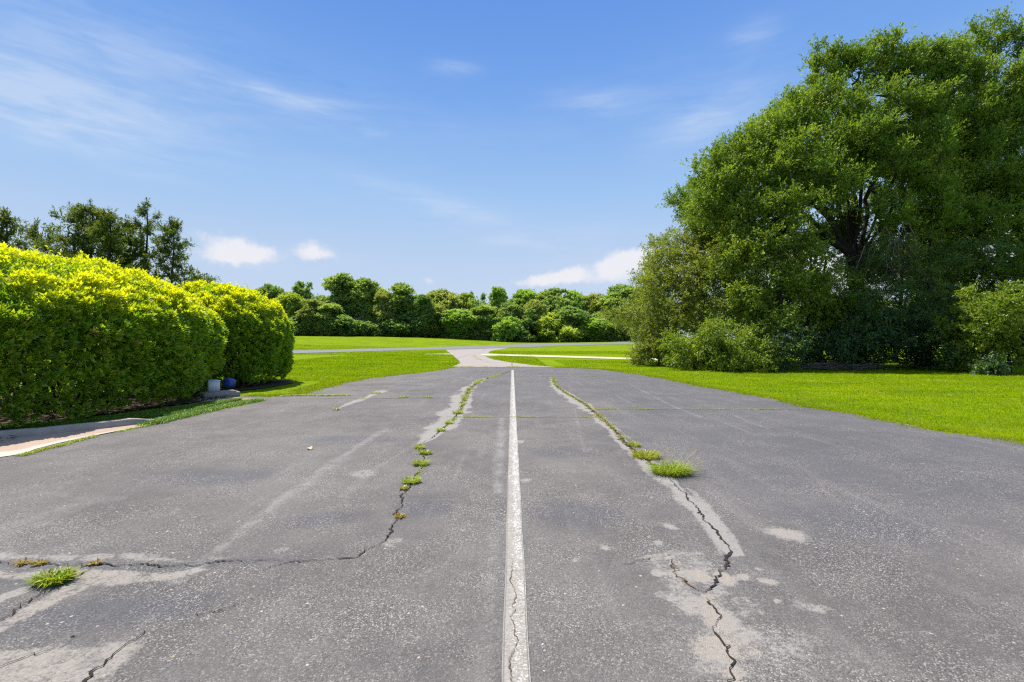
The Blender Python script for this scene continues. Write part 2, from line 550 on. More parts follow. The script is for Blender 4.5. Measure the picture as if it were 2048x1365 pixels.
def concrete_apron_mat():
    m, nt, out = mat("pinkish_concrete")
    tc = nt.n('ShaderNodeTexCoord').outputs['Object']
    s = nt.n('ShaderNodeSeparateXYZ', {0: tc})
    n = nt.noise(tc, 1.2, 6, .65)
    col = nt.mix(n, (.235, .20, .175, 1), (.345, .30, .27, 1))
    jit = nt.m('MULTIPLY', nt.m('SUBTRACT', nt.noise(tc, 2.0, 3), .5), .3)
    fr = nt.m('PINGPONG', nt.m('ADD', s.outputs[1], jit), 1.9)
    j = nt.m('SUBTRACT', 1.0, nt.step(fr, .03, .16))
    fr2 = nt.m('PINGPONG', nt.m('ADD', s.outputs[0], jit), 2.2)
    j2 = nt.m('SUBTRACT', 1.0, nt.step(fr2, .02, .06))
    col = nt.mix(nt.m('MULTIPLY', nt.m('MAXIMUM', j, j2), .6), col, (.12, .11, .07, 1))
    p = nt.n('ShaderNodeBsdfPrincipled', {'Base Color': col, 'Roughness': .92, 'Specular IOR Level': .2})
    nt.set(out.inputs[0], p)
    return m


def gutter_mat():
    m, nt, out = mat("gutter_concrete")
    tc = nt.n('ShaderNodeTexCoord').outputs['Object']
    e = nt.attr('edge')
    n = nt.noise(tc, 3, 6, .65)
    n2 = nt.noise(tc, 40, 4, .7)
    col = nt.mix(n, (.32, .235, .17, 1), (.41, .31, .23, 1))
    col = nt.mix(nt.step(nt.m('ADD', e, nt.m('MULTIPLY', nt.m('SUBTRACT', n, .5), .25)), .68, .8), col, (.43, .39, .33, 1))
    col = nt.mix(nt.m('MULTIPLY', nt.step(n2, .55, .75), .35), col, (.25, .2, .16, 1))
    p = nt.n('ShaderNodeBsdfPrincipled', {'Base Color': col, 'Roughness': .92, 'Specular IOR Level': .2})
    nt.set(out.inputs[0], p)
    return m


def line_mat():
    m, nt, out = mat("worn_white_paint")
    tc = nt.n('ShaderNodeTexCoord').outputs['Object']
    s = nt.n('ShaderNodeSeparateXYZ', {0: tc})
    u = nt.attr('u')
    au = nt.m('ABSOLUTE', u)
    grit = nt.n('ShaderNodeSeparateColor', {0: nt.n('ShaderNodeTexVoronoi', {'Vector': tc, 'Scale': 150.0}).outputs['Color']}).outputs[0]
    fine = nt.m('ADD', nt.m('MULTIPLY', nt.noise(tc, 60, 5, .75), .6), nt.m('MULTIPLY', grit, .4))
    med = nt.noise(nt.map(tc, (8, 2.2, 1)), 2.0, 6, .65)
    # fewer bits of paint are left the nearer the camera end of the stripe
    near = nt.step(s.outputs[1], 6.0, 1.5)
    left = nt.m('MULTIPLY', nt.step(u, .2, -.6), .09)
    thr = nt.m('ADD', nt.m('ADD', .445, nt.m('MULTIPLY', near, .085)), left)
    paint = nt.step(nt.m('ADD', nt.m('MULTIPLY', fine, .55), nt.m('MULTIPLY', med, .45)), nt.m('SUBTRACT', thr, .02), nt.m('ADD', thr, .13))
    worn = nt.mix(fine, (.14, .127, .11, 1), (.40, .365, .315, 1))
    col = nt.mix(paint, worn, nt.mix(med, (.44, .415, .37, 1), (.60, .575, .53, 1)))
    # cross cracks
    cr = nt.noise(nt.map(tc, (4, 16, 1)), 1.7, 3, .5, .4)
    crk = nt.m('SUBTRACT', 1.0, nt.step(nt.m('ABSOLUTE', nt.m('SUBTRACT', cr, .5)), .004, .022))
    col = nt.mix(nt.m('MULTIPLY', crk, .55), col, (.16, .13, .10, 1))
    # groove between the stripe and its thin outline
    gr = nt.m('MULTIPLY', nt.step(au, .80, .83), nt.step(au, .93, .90))
    col = nt.mix(nt.m('MULTIPLY', gr, nt.m('ADD', .35, nt.m('MULTIPLY', near, .35))), col, (.12, .112, .108, 1))
    edge = nt.step(nt.m('ADD', au, nt.m('MULTIPLY', nt.m('SUBTRACT', fine, .5), .16)), .985, .99)
    p = nt.n('ShaderNodeBsdfPrincipled', {'Base Color': nt.mix(edge, col, (.125, .118, .115, 1)), 'Roughness': .8, 'Specular IOR Level': .25})
    nt.set(p.inputs['Normal'], nt.n('ShaderNodeBump', {'Height': nt.m('ADD', fine, paint), 'Strength': .35, 'Distance': .006}))
    nt.set(out.inputs[0], p)
    return m


M['apron'] = concrete_apron_mat()
M['gutter'] = gutter_mat()
M['line'] = line_mat()

# ------------------------------------------------------------------ terrain sheet
def axis(segs):
    out = [segs[0][0]]
    for a, b, st in segs:
        n = max(1, round((b - a) / st))
        out += list(np.linspace(a, b, n + 1)[1:])
    return np.array(out)


def grid(xs, ys, zf, keep=None):
    X, Y = np.meshgrid(xs, ys)
    Z = zf(X, Y)
    nx, ny = len(xs), len(ys)
    i = np.arange(ny - 1)[:, None] * nx
    j = np.arange(nx - 1)[None]
    F_ = np.stack([i + j, i + j + 1, i + nx + j + 1, i + nx + j], -1).reshape(-1, 4)
    V = np.c_[X.ravel(), Y.ravel(), Z.ravel()]
    if keep is not None:
        cx = V[F_].mean(1)
        F_ = F_[keep(cx[:, 0], cx[:, 1])]
        u, inv = np.unique(F_, return_inverse=True)
        V, F_ = V[u], inv.reshape(F_.shape)
    return V, F_


xs = axis([(-500, -90, 20), (-90, 90, 1.5), (90, 500, 20)])
ys = axis([(-80, 28, 6), (28, 140, 1.5), (140, 600, 20)])
V, F_ = grid(xs, ys, TZ)
tag(MB().add(V, F_).build("lawn_ground", M['lawn'], smooth=True), kind="structure")


def inpoly(x, y, poly):
    r = np.zeros(x.shape, bool)
    n = len(poly)
    for i in range(n):
        x1, y1 = poly[i]
        x2, y2 = poly[(i + 1) % n]
        c = ((y1 > y) != (y2 > y)) & (x < (x2 - x1) * (y - y1) / (y2 - y1 + 1e-12) + x1)
        r ^= c
    return r


def seg_d(x, y, pts):
    """Distance to a polyline and position along it (0..n-1), signed side."""
    best = np.full(x.shape, 1e9)
    tt = np.zeros(x.shape)
    side = np.zeros(x.shape)
    for i in range(len(pts) - 1):
        a, b = np.asarray(pts[i]), np.asarray(pts[i + 1])
        d = b - a
        L2 = d @ d + 1e-12
        t = np.clip(((x - a[0]) * d[0] + (y - a[1]) * d[1]) / L2, 0, 1)
        dx, dy = x - a[0] - t * d[0], y - a[1] - t * d[1]
        q = np.hypot(dx, dy)
        k = q < best
        best = np.where(k, q, best)
        tt = np.where(k, i + t, tt)
        side = np.where(k, np.sign(d[0] * dy - d[1] * dx), side)
    return best, tt, side


def gp(L):
    return [tuple(G(*p)) for p in L]


def smooth_poly(P, n=6, closed=False):
    P = np.asarray(P, float)
    out = []
    N = len(P)
    for i in range(N - (0 if closed else 1)):
        p0, p1, p2, p3 = (P[(i - 1) % N], P[i], P[(i + 1) % N], P[(i + 2) % N]) if closed else (P[max(i - 1, 0)], P[i], P[i + 1], P[min(i + 2, N - 1)])
        for t in np.arange(n) / n:
            out.append(.5 * (2 * p1 + (p2 - p0) * t + (2 * p0 - 5 * p1 + 4 * p2 - p3) * t * t + (3 * p1 - p0 - 3 * p2 + p3) * t ** 3))
    if not closed:
        out.append(P[-1])
    return [tuple(q) for q in out]


LEFT_EDGE = gp([(0, 917), (75, 899), (122, 887), (183, 874), (244, 862), (293, 853), (330, 843), (400, 830), (480, 812), (520, 803), (430, 795), (440, 792.5), (490, 793), (545, 793.5), (590, 789), (625, 782), (650, 775), (700, 763), (760, 754), (850, 744), (905, 735.2)])
RIGHT_EDGE = gp([(1110, 735.2), (1200, 739), (1265, 747), (1330, 757), (1400, 772), (1480, 785), (1560, 800), (1630, 817), (1700, 826), (1760, 838), (1820, 850), (1870, 862), (1930, 868), (1990, 876), (2048, 886), (2150, 905)])
LOT = [(-8.2, 3.2), (-7.2, 4.7)] + LEFT_EDGE + RIGHT_EDGE + [(8.5, 4.6), (10.5, 2.5), (11, -14), (-11, -14), (-9, 1.5)]

# polylines of cracks and worn bands, as ground points
crA1 = gp([(1026, 741), (1000, 750), (968, 759), (952, 768), (939, 779), (933, 790), (929, 798), (925, 810), (921, 822), (902, 845), (882, 861), (865, 876), (843, 888)])
crA2 = gp([(843, 888), (840, 902), (850, 922), (838, 945), (818, 976), (808, 990), (805, 1005), (792, 1025), (788, 1032), (800, 1037), (786, 1055), (775, 1074), (768, 1084), (745, 1098), (722, 1114), (700, 1120), (672, 1121), (640, 1123), (600, 1125), (565, 1131), (530, 1141), (495, 1149), (450, 1160)])
crL1 = gp([(-140, 1122), (-60, 1128), (0, 1126), (28, 1131), (60, 1130), (110, 1131), (160, 1131), (200, 1132), (250, 1134), (300, 1133), (345, 1134), (388, 1131), (420, 1127), (470, 1123), (525, 1121), (590, 1124)])
crL2 = gp([(192, 1133), (155, 1155), (118, 1175), (80, 1192), (40, 1215), (0, 1242), (-60, 1275)])
crL3 = gp([(288, 1262), (268, 1278), (250, 1287), (236, 1306), (214, 1330), (196, 1345), (170, 1368), (140, 1395)])
crL4 = gp([(190, 1262), (120, 1293), (60, 1315), (0, 1338), (-60, 1360)])
crL5 = gp([(415, 1215), (400, 1233), (450, 1225), (520, 1190)])
crB1 = gp([(1104, 754), (1108, 764), (1116, 776), (1128, 784), (1146, 795), (1166, 806), (1186, 822), (1206, 840), (1226, 858), (1250, 885), (1280, 912), (1320, 940), (1345, 965)])
crB2 = gp([(1345, 965), (1362, 982), (1378, 1000), (1388, 1010), (1402, 1028), (1412, 1042), (1428, 1058), (1438, 1072), (1452, 1090), (1461, 1108), (1452, 1117), (1455, 1128), (1448, 1138), (1434, 1143), (1430, 1156), (1428, 1168), (1418, 1180), (1408, 1186), (1396, 1183)])
crB3 = gp([(1419, 1196), (1417, 1206), (1424, 1220), (1434, 1236), (1437, 1252), (1436, 1270), (1445, 1284), (1454, 1302), (1462, 1322), (1464, 1345), (1468, 1380), (1480, 1440)])
crB4 = gp([(1240, 1132), (1272, 1127), (1290, 1119), (1310, 1115), (1335, 1115), (1352, 1108)])
crB5 = gp([(1345, 1120), (1346, 1135), (1356, 1155), (1375, 1170), (1396, 1183)])
crC = gp([(667, 822), (690, 812), (712, 804), (735, 796), (752, 788), (765, 783)])

# ------------------------------------------------------------------ the asphalt lot with its wear masks
xs = axis([(-30, -7, .12), (-7, 7, .03), (7, 30, .12)])
yl = [1.35]
while yl[-1] < 25:
    yl.append(yl[-1] + max(.012, .0085 * yl[-1]))
ys = np.r_[np.linspace(-14, 1.2, 12), np.array(yl)]


def lot_keep(x, y):
    w = .07 * np.sin(x * 3.1 + 1.7 * np.sin(y * 2.3)) + .04 * np.sin(x * 9.1 + y * 3.3) + .03 * np.sin(x * 23 - y * 17) + .02 * np.sin(41 * x + 37 * y)
    return inpoly(x + w * .7, y + w, LOT)


V, F_ = grid(xs, ys, lambda x, y: np.full(x.shape, .004), lot_keep)
X, Y = V[:, 0], V[:, 1]
wear = np.zeros(len(V))
sand = np.zeros(len(V))
seal = np.zeros(len(V))
streak = np.zeros(len(V))


_pg = np.random.default_rng(404)
PN = np.zeros(len(V))
for _k in range(26):
    _f = _pg.uniform(2, 26)
    _a = _pg.uniform(0, 6.28)
    PN += np.sin(X * _f * math.cos(_a) + Y * _f * math.sin(_a) + _pg.uniform(0, 6.28)) * (6 / (6 + _f))
PN /= 2.2


def band(pts, wl, wr, soft=.5, gain=1.0):
    """Wear band along a polyline; wl / wr: half widths in m on its two sides, per node or constant."""
    d, t, s = seg_d(X, Y, pts)
    n = len(pts)
    wl_ = np.interp(t, np.linspace(0, n - 1, np.size(wl)), np.atleast_1d(wl))
    wr_ = np.interp(t, np.linspace(0, n - 1, np.size(wr)), np.atleast_1d(wr))
    w = np.where(s > 0, wl_, wr_) * np.clip(1 + .42 * PN, .25, 2)
    return gain * np.clip(1.5 - d / np.maximum(w, .004), 0, 1) ** soft


def blot(px, py, rx, ry, rot=0.0, gain=1.0):
    """Elliptical patch, size in photo pixels at its place."""
    cx, cy = G(px, py)
    sx = rx * cy / F
    sy = abs(G(px, py - ry)[1] - cy)
    c, s_ = math.cos(R(rot)), math.sin(R(rot))
    u, v = X - cx, Y - cy
    a, b = (u * c + v * s_) / sx, (-u * s_ + v * c) / sy
    return gain * np.clip(1.45 - np.hypot(a, b) - .10 * PN, 0, 1)


wear = np.maximum(wear, band(crA1, [.0, .08, .12, .14, .13, .12, .10, .02], [.03, .12, .22, .24, .25, .22, .2, .05], gain=.8))
wear = np.maximum(wear, band(crB1, [.03, .05, .07, .07, .05, .04, .05, .06], [.08, .14, .17, .17, .13, .11, .10, .10], gain=.85))
wear = np.maximum(wear, band(gp([(1345, 965), (1378, 1000), (1402, 1028), (1428, 1058), (1452, 1090), (1463, 1112)]), [.05, .05, .075, .09, .09, .03], [.08, .09, .07, .06, .06, .03], gain=.72))
wear = np.maximum(wear, band(gp([(1185, 822), (1240, 862), (1290, 902), (1310, 915)]), .03, .03, gain=.45))
wear = np.maximum(wear, band(gp([(1405, 1005), (1440, 1050), (1470, 1085), (1482, 1110)]), .035, .045, gain=.62))
wear = np.maximum(wear, band(crC, [.02, .1, .1, .2], [.02, .05, .05, .12], gain=.75))

def patch(px, gain, soft=.03):
    """Worn area with an outline of its own."""
    P = gp(px)
    d, t, _ = seg_d(X, Y, P + P[:1])
    sd_ = np.where(inpoly(X, Y, P), d, -d)
    return gain * np.clip(.5 + (sd_ + .02 * PN) / soft, 0, 1)


up = patch([(-140, 1105), (60, 1108), (170, 1110), (235, 1107), (290, 1103), (330, 1110), (370, 1122), (402, 1129), (470, 1122), (440, 1130), (395, 1135), (340, 1127), (290, 1126), (220, 1118), (200, 1124), (0, 1122), (-140, 1121)], .50, .05)
lo = patch([(-140, 1139), (60, 1142), (190, 1138), (250, 1141), (330, 1147), (350, 1145), (395, 1137), (425, 1138), (400, 1148), (340, 1163), (280, 1165), (235, 1174), (180, 1178), (110, 1210), (40, 1245), (-60, 1300), (-60, 1280), (40, 1222), (100, 1188), (140, 1164), (0, 1164), (-140, 1162)], .53, .05)
br = patch([(70, 1182), (30, 1196), (-60, 1235), (-60, 1212), (20, 1182), (70, 1168)], .66)
bl = patch([(-140, 1300), (60, 1298), (150, 1296), (190, 1290), (250, 1282), (305, 1275), (300, 1290), (280, 1310), (250, 1340), (225, 1375), (200, 1400), (-140, 1420)], .53, .05)
rb_ = patch([(1352, 962), (1400, 985), (1440, 1035), (1470, 1080), (1486, 1110), (1462, 1112), (1440, 1072), (1420, 1042), (1395, 1010), (1372, 985)], .50, .05)
lb_ = patch([(1300, 938), (1345, 966), (1390, 1018), (1430, 1075), (1452, 1108), (1440, 1118), (1425, 1088), (1395, 1044), (1340, 985), (1290, 948)], .52, .05)
mo = patch([(1285, 1118), (1320, 1107), (1370, 1105), (1420, 1118), (1440, 1140), (1470, 1180), (1500, 1230), (1520, 1300), (1530, 1400), (1420, 1400), (1430, 1320), (1410, 1270), (1380, 1230), (1345, 1195), (1310, 1160), (1290, 1135)], .43, .10)
wear = np.maximum.reduce([wear, up, lo, br, bl, rb_, lb_, mo])
sand = np.maximum.reduce([sand, lo * .9, bl * .7])
for b_ in ((1570, 1068, 46, 15, -32, .72), (1342, 1055, 17, 8, 0, .62), (1318, 1088, 15, 8, 0, .6), (1400, 1153, 20, 15, 0, .95), (1447, 1157, 19, 15, 0, .95), (1315, 1148, 17, 7, -10, .82),
           (1486, 1155, 15, 8, -15, .78), (1535, 1165, 19, 8, -15, .75), (1555, 1203, 11, 6, -10, .75), (1497, 1200, 13, 6, -10, .5), (1298, 1076, 7, 3, 0, .6), (1278, 1084, 6, 3, 0, .5),
           (1150, 1122, 17, 7, 0, .55), (1210, 1097, 14, 6, 0, .6), (1075, 1080, 20, 7, 0, .42), (1052, 962, 22, 8, 0, .5), (1320, 1115, 50, 9, 8, .62), (1375, 1108, 55, 8, 0, .55),
           (1350, 1200, 30, 14, 0, .55), (1395, 1222, 35, 15, 0, .5), (1370, 1172, 40, 10, 0, .45), (1500, 1205, 50, 12, -15, .4), (1620, 1215, 45, 14, -15, .5), (1440, 1240, 40, 30, 0, .72), (1400, 1215, 60, 26, 0, .62), (1370, 1150, 50, 14, 0, .66), (1330, 1190, 40, 12, 0, .5), (1480, 1265, 50, 26, 0, .55), (1560, 1290, 60, 30, 0, .42), (1420, 1330, 40, 30, 0, .5),
           (1480, 1225, 40, 14, 0, .4), (1455, 1300, 18, 24, 0, .65), (1475, 1345, 16, 24, 0, .6), (1490, 1232, 9, 5, 0, .7), (1545, 1145, 20, 6, -12, .5), (1520, 1140, 14, 6, 0, .5),
           (660, 980, 22, 6, 0, .3), (785, 1085, 20, 9, 0, .52), (565, 1101, 17, 7, 40, .55), (660, 1118, 22, 6, 0, .45), (724, 948, 34, 12, 30, .5), (440, 1118, 40, 6, 0, .4), (170, 1008, 30, 5, 0, .35), (95, 1050, 90, 8, 10, .3)):
    q = blot(*b_)
    wear = np.maximum(wear, q)
    sand = np.maximum(sand, np.clip(q - .45, 0, 1) * 1.6)
edge_d = np.minimum(seg_d(X, Y, LEFT_EDGE[12:])[0], seg_d(X, Y, RIGHT_EDGE)[0])
ew = .55 * np.clip(1 - edge_d / (.16 + .08 * PN), 0, 1)
wear = np.maximum(wear, ew)
sand = np.maximum(sand, ew)
sb = band(crB3, .05, .05, gain=.75)
wear = np.maximum(wear, sb * .8)
sand = np.maximum(sand, sb)
wear = np.maximum(wear, .36 * np.clip(1.3 - np.hypot((X - 1.05) / .75, (Y - 2.15) / .45), 0, 1))

# darker sealer bands beside the cracks and the newer coat on the right and far parts
seal = np.maximum(seal, np.clip((X - .55 - .06 * Y) / 1.6, 0, 1) * np.clip((Y - 2.4) / 2.5, 0, 1))
seal = np.maximum(seal, np.clip((Y - 7.0) / 6, 0, 1) * .75 * np.clip((X + 4.5) / 4, 0, 1))
dkL = band(crL1, .035, .045, gain=1.0)
seal = np.maximum(seal, dkL * .7)
wear = wear * (1 - .85 * np.clip(band(crL1, .022, .03), 0, 1) * (X < G(388, 1131)[0]))
q = blot(1100, 747, 60, 5)
seal = np.maximum(seal, q)


for b_ in ((240, 1225, 170, 34, 12), (850, 1015, 50, 16, 0), (1160, 1030, 90, 22, 0), (1720, 1040, 170, 40, -10), (1900, 960, 150, 26, 0), (430, 955, 120, 14, 8), (640, 1040, 70, 12, 20), (1640, 900, 140, 16, 0), (60, 1160, 60, 14, 0), (700, 880, 90, 8, 0), (1120, 905, 60, 10, 0)):
    seal = np.maximum(seal, np.clip(blot(*b_) * 1.2, 0, 1))


def streaks(pts, w, gain):
    global streak
    streak = np.maximum(streak, band(gp(pts), w, w, .7, gain))


streaks([(772, 858), (700, 905), (640, 945), (560, 1005), (480, 1065), (415, 1118), (360, 1160)], .045, .8)
streaks([(860, 872), (740, 945), (690, 990)], .03, .35)
streaks([(1003, 838), (1000, 900), (996, 955), (994, 985)], [.05, .05, .045, .03], .85)
streaks([(990, 1000), (985, 1100), (978, 1250), (972, 1365)], .02, .45)
streaks([(938, 895), (905, 965)], .014, .55)
streaks([(1262, 770), (1300, 790), (1350, 815), (1402, 835)], .03, .6)
streaks([(1465, 830), (1500, 846), (1535, 858)], .03, .5)
streaks([(560, 878), (700, 880), (830, 879)], .012, .35)
streaks([(0, 1005), (90, 985), (185, 1003)], .03, .3)
streaks([(1150, 820), (1160, 870), (1170, 905)], .014, .45)
streaks([(0, 1060), (120, 1020), (190, 1000)], .05, .4)
streaks([(1640, 965), (1648, 985), (1660, 992), (1800, 990), (1900, 975)], .012, .3)
streaks([(620, 990), (760, 1000), (1000, 1000)], .01, .25)
streaks([(1050, 1000), (1200, 990), (1330, 986)], .012, .35)
streaks([(1100, 880), (1170, 878)], .03, .35)
streaks([(1920, 943), (1985, 950)], .03, .3)
streaks([(1500, 870), (1640, 862)], .008, .35)
lot = MB().add(V, F_, wear=wear, sand=sand, seal=seal, streak=streak).build("parking_lot", M['asphalt'])
tag(lot, kind="structure")


# ------------------------------------------------------------------ cracks: narrow ragged ribbons
def ragged(pts, step=.03, amp=.012):
    P = np.asarray(pts, float)
    out = [P[0]]
    for a, b in zip(P[:-1], P[1:]):
        L = np.linalg.norm(b - a)
        n = max(1, int(L / step))
        for k in range(1, n + 1):
            out.append(a + (b - a) * k / n)
    P = np.array(out)
    j = rng.normal(size=P.shape) * amp * 1.25
    j2 = np.repeat(rng.normal(size=(len(P) // 5 + 2, 2)), 5, 0)[:len(P)] * amp * 1.1
    j = j * .8 + (j2 + np.roll(j2, 2, 0)) * .55
    j[0] = j[-1] = 0
    return P + j


def ribbon(pts, w, name, m, z, amp=.012, step=.018, taper=True, kind="structure"):
    P = ragged(pts, step, amp)
    T = nrm(np.gradient(P, axis=0))
    Nn = np.c_[-T[:, 1], T[:, 0]]
    n = len(P)
    s = np.linspace(0, 1, n)
    ww = np.interp(s, np.linspace(0, 1, np.size(w)), np.atleast_1d(w)) * rng.uniform(.4, 1.45, n) * (.92 + .38 * np.sin(np.arange(n) * .31 + rng.uniform(0, 6)))
    if taper:
        ww *= np.clip(np.minimum(s, 1 - s) * 12, .15, 1)
    A, B = P + Nn * ww[:, None] * .5, P - Nn * ww[:, None] * .5
    V = np.c_[np.r_[A, B], np.full(2 * n, z)]
    i = np.arange(n - 1)
    return tag(MB().add(V, np.stack([i, i + n, i + n + 1, i + 1], 1)).build(name, m), kind=kind)


for pts, w in ((crA1, [.03, .03, .035, .03]), (crA2, [.010, .010, .012, .015, .011, .008, .004]), (crL1, [.008, .008, .009, .008, .004]), (crL2, [.007, .006, .008]), (crL3, [.006, .010, .014]),
               (crL4, [.003, .004, .004]), (crL5, [.002, .004, .003]), (crB1, [.02, .03, .03, .03]), (crB2, [.012, .010, .011, .014, .018, .013]), (crB3, [.008, .008, .008, .013]), (crB4, [.003, .006, .006]), (crB5, [.004, .004])):
    ribbon(pts, w, "pavement_crack", M['crack'], .010, amp=.008 if len(pts) > 6 else .006)
ribbon(crB5, [.006, .013, .018], "crack_soil", M['soil'], .0075, amp=.012)
ribbon(crA1[:9], [.05, .08, .09, .1], "crack_soil", M['soil'], .0075, amp=.02)
ribbon(crB1, [.06, .07, .07, .06, .05], "crack_soil", M['soil'], .0075, amp=.02)
seams = [gp([(893, 835), (960, 835.5), (1100, 835.5), (1195, 835.5)]), gp([(1165, 819), (1350, 820), (1500, 820), (1648, 819.5)]), gp([(590, 797.5), (700, 797.5), (830, 798), (928, 799)]), gp([(1020, 753), (1150, 754), (1280, 755)]), gp([(730, 778), (800, 774), (850, 771)])]
for p, w in zip(seams, (.014, .014, .014, .02, .016)):
    ribbon(p, w, "pavement_seam", M['crack'], .0085, amp=.006, step=.06)

# ------------------------------------------------------------------ the white line
n = 220
yy = np.geomspace(.2, 22.4, n)
hw = .0605
us = np.linspace(-1, 1, 9)
Xl = .018 + us[None] * hw + .002 * np.sin(yy * 5)[:, None] + .004 * rng.normal(size=n)[:, None] * 0
V = np.stack([Xl, np.repeat(yy[:, None], 9, 1), np.full((n, 9), .008)], -1).reshape(-1, 3)
i = np.arange(n - 1)[:, None] * 9
j = np.arange(8)[None]
F_ = np.stack([i + j, i + j + 1, i + 9 + j + 1, i + 9 + j], -1).reshape(-1, 4)
tag(MB().add(V, F_, u=np.tile(us, n)).build("white_line", M['line']), kind="structure")
ribbon(gp([(1025, 1120), (1022, 1165), (1032, 1185), (1031, 1210), (1024, 1235), (1025, 1265), (1036, 1285), (1030, 1300), (1020, 1320), (1024, 1350), (1022, 1400)]), [.002, .005, .004, .005, .003], "pavement_crack", M['crack_line'], .0125, amp=.004, step=.012)


# ------------------------------------------------------------------ concrete apron, path, road
def fill_poly(poly, name, m, off, res=1.0, kind="structure"):
    P = np.array(poly)
    xs = np.arange(P[:, 0].min() - res, P[:, 0].max() + res, res)
    ys = np.arange(P[:, 1].min() - res, P[:, 1].max() + res, res)
    V, F_ = grid(xs, ys, lambda x, y: TZ(x, y) + off, lambda x, y: inpoly(x, y, poly))
    return tag(MB().add(V, F_).build(name, m), kind=kind)


apron = gp([(900, 734.9), (903, 734.2), (914, 731), (921, 727.5), (917, 722), (908, 714), (900, 706), (893, 700.8), (880, 698.5)]) + [tuple(W3(880, 697, 76)[:2]), tuple(W3(1000, 692, 84)[:2]), tuple(W3(1020, 694, 82.5)[:2])] + gp([(985, 700.3), (978, 702), (977, 704), (982, 706.5), (997, 708.6)]) + gp([(992, 713), (972, 713.7), (978, 716.5), (988, 719.8), (1020, 725.4), (1065, 731), (1108, 734.9)])
fill_poly(apron, "concrete_apron", M['apron'], .012, .18)


def strip(edgeA, edgeB, name, m, off, n=60, kind="structure"):
    A = np.array(smooth_poly(edgeA, 12))
    B = np.array(smooth_poly(edgeB, 12))
    k = 9
    t = np.linspace(0, 1, k)[None, :, None]
    Pm = A[:, None] * (1 - t) + B[:, None] * t
    x, y = Pm[..., 0].ravel(), Pm[..., 1].ravel()
    V = np.c_[x, y, TZ(x, y) + off]
    n = len(A)
    i = np.arange(n - 1)[:, None] * k
    j = np.arange(k - 1)[None]
    F_ = np.stack([i + j, i + j + 1, i + k + j + 1, i + k + j], -1).reshape(-1, 4)
    return tag(MB().add(V, F_).build(name, m, smooth=True), kind=kind)


rb = [W3(p, y, d)[:2] for p, y, d in ((200, 712, 42), (400, 710, 46.5), (590, 707.7, 51.7), (735, 704, 60), (880, 700.3, 72), (1060, 695, 85), (1150, 692, 92), (1267, 689, 102), (1420, 687, 115), (1650, 687, 125))]
rt = [W3(p, y, d)[:2] for p, y, d in ((200, 705, 47), (400, 703.5, 52), (590, 701.5, 57.5), (735, 698, 66), (880, 694.6, 79), (1060, 688.5, 93), (1150, 686.5, 101), (1267, 683.9, 110), (1420, 683, 123), (1650, 683, 133))]
strip(rb, rt, "road", M['road'], .035)
strip(gp([(962, 711.8), (997, 712.6), (1100, 715.3), (1200, 718.3), (1267, 720.3), (1400, 724)]), gp([(962, 708.8), (997, 709.2), (1100, 711.8), (1200, 714.8), (1267, 716.9), (1400, 720.5)]), "footpath", M['path'], .03)
strip(gp([(850, 709.3), (870, 709.6), (898, 710.5), (906, 710.9)]), gp([(850, 708.6), (870, 708.0), (896, 706.6), (903, 706.4)]), "footpath", M['path'], .03)

# ------------------------------------------------------------------ kerb, gutter pan, planting bed on the left
gl_in = [(-8.2, 3.2), (-7.2, 4.7)] + gp([(0, 916.5), (75, 899), (122, 887), (183, 874), (244, 862), (293, 853), (322, 845)])
gl_out = [(-9.6, 3.6), (-8.4, 5.2)] + gp([(0, 882), (73, 876), (122, 870), (183, 863.5), (244, 856), (293, 849), (318, 843.5)])
A = np.array(smooth_poly(gl_in, 8))
B = np.array(smooth_poly(gl_out, 8))
k = 7
t = np.linspace(0, 1, k)
Pm = A[:, None] * (1 - t)[None, :, None] + B[:, None] * t[None, :, None]
z = .012 - .012 * np.sin(t * math.pi)[None] * np.ones((len(A), 1)) + .02 * t[None]
V = np.c_[Pm.reshape(-1, 2), z.ravel()]
n = len(A)
i = np.arange(n - 1)[:, None] * k
j = np.arange(k - 1)[None]
F_ = np.stack([i + j, i + j + 1, i + k + j + 1, i + k + j], -1).reshape(-1, 4)
tag(MB().add(V, F_, edge=np.tile(1 - t, n)).build("gutter", M['gutter'], smooth=True), kind="structure")
# kerb: a real step behind the pan
D_ = nrm(np.gradient(B, axis=0))
O = np.c_[-D_[:, 1], D_[:, 0]]
s = np.linspace(0, 1, len(B))
hk = .10 * np.clip((1 - s) * 5, .15, 1)
wk = .13
prof = [(0, .0), (.012, .85), (.03, 1.0), (wk, 1.0), (wk + .002, -.2)]
V = np.concatenate([np.c_[B + O * a, .028 + hk * b] for a, b in prof])
n = len(B)
F_ = []
for q in range(len(prof) - 1):
    i = np.arange(n - 1)
    F_.append(np.stack([q * n + i, q * n + i + 1, (q + 1) * n + i + 1, (q + 1) * n + i], 1))
mb = MB().add(V, np.concatenate(F_))
mb.build("kerb", M['concrete_old'])
tag(bpy.data.objects["kerb"], kind="structure")
BED = [tuple(p) for p in (B + O * (wk - .01))] + gp([(340, 838), (400, 822), (450, 808), (462, 798), (430, 793)]) + [(-8.2, 13.4), (-12.5, 13.5), (-13, 3)]
fill_poly([(-8.9, 5.0), (-8.35, 6.2), (-7.95, 7.4), (-7.7, 8.6), (-7.45, 9.6), (-7.1, 10.4), (-7.0, 11.4), (-9, 12.6), (-13, 12.4), (-13, 4)], "mulch_bed", M['mulch'], .03, .12)
fill_poly(gp([(395, 806), (440, 803.5), (500, 801), (505, 799), (470, 796), (430, 794), (400, 797), (385, 800)]), "tan_dirt", M['tan_dirt'], .016, .06)
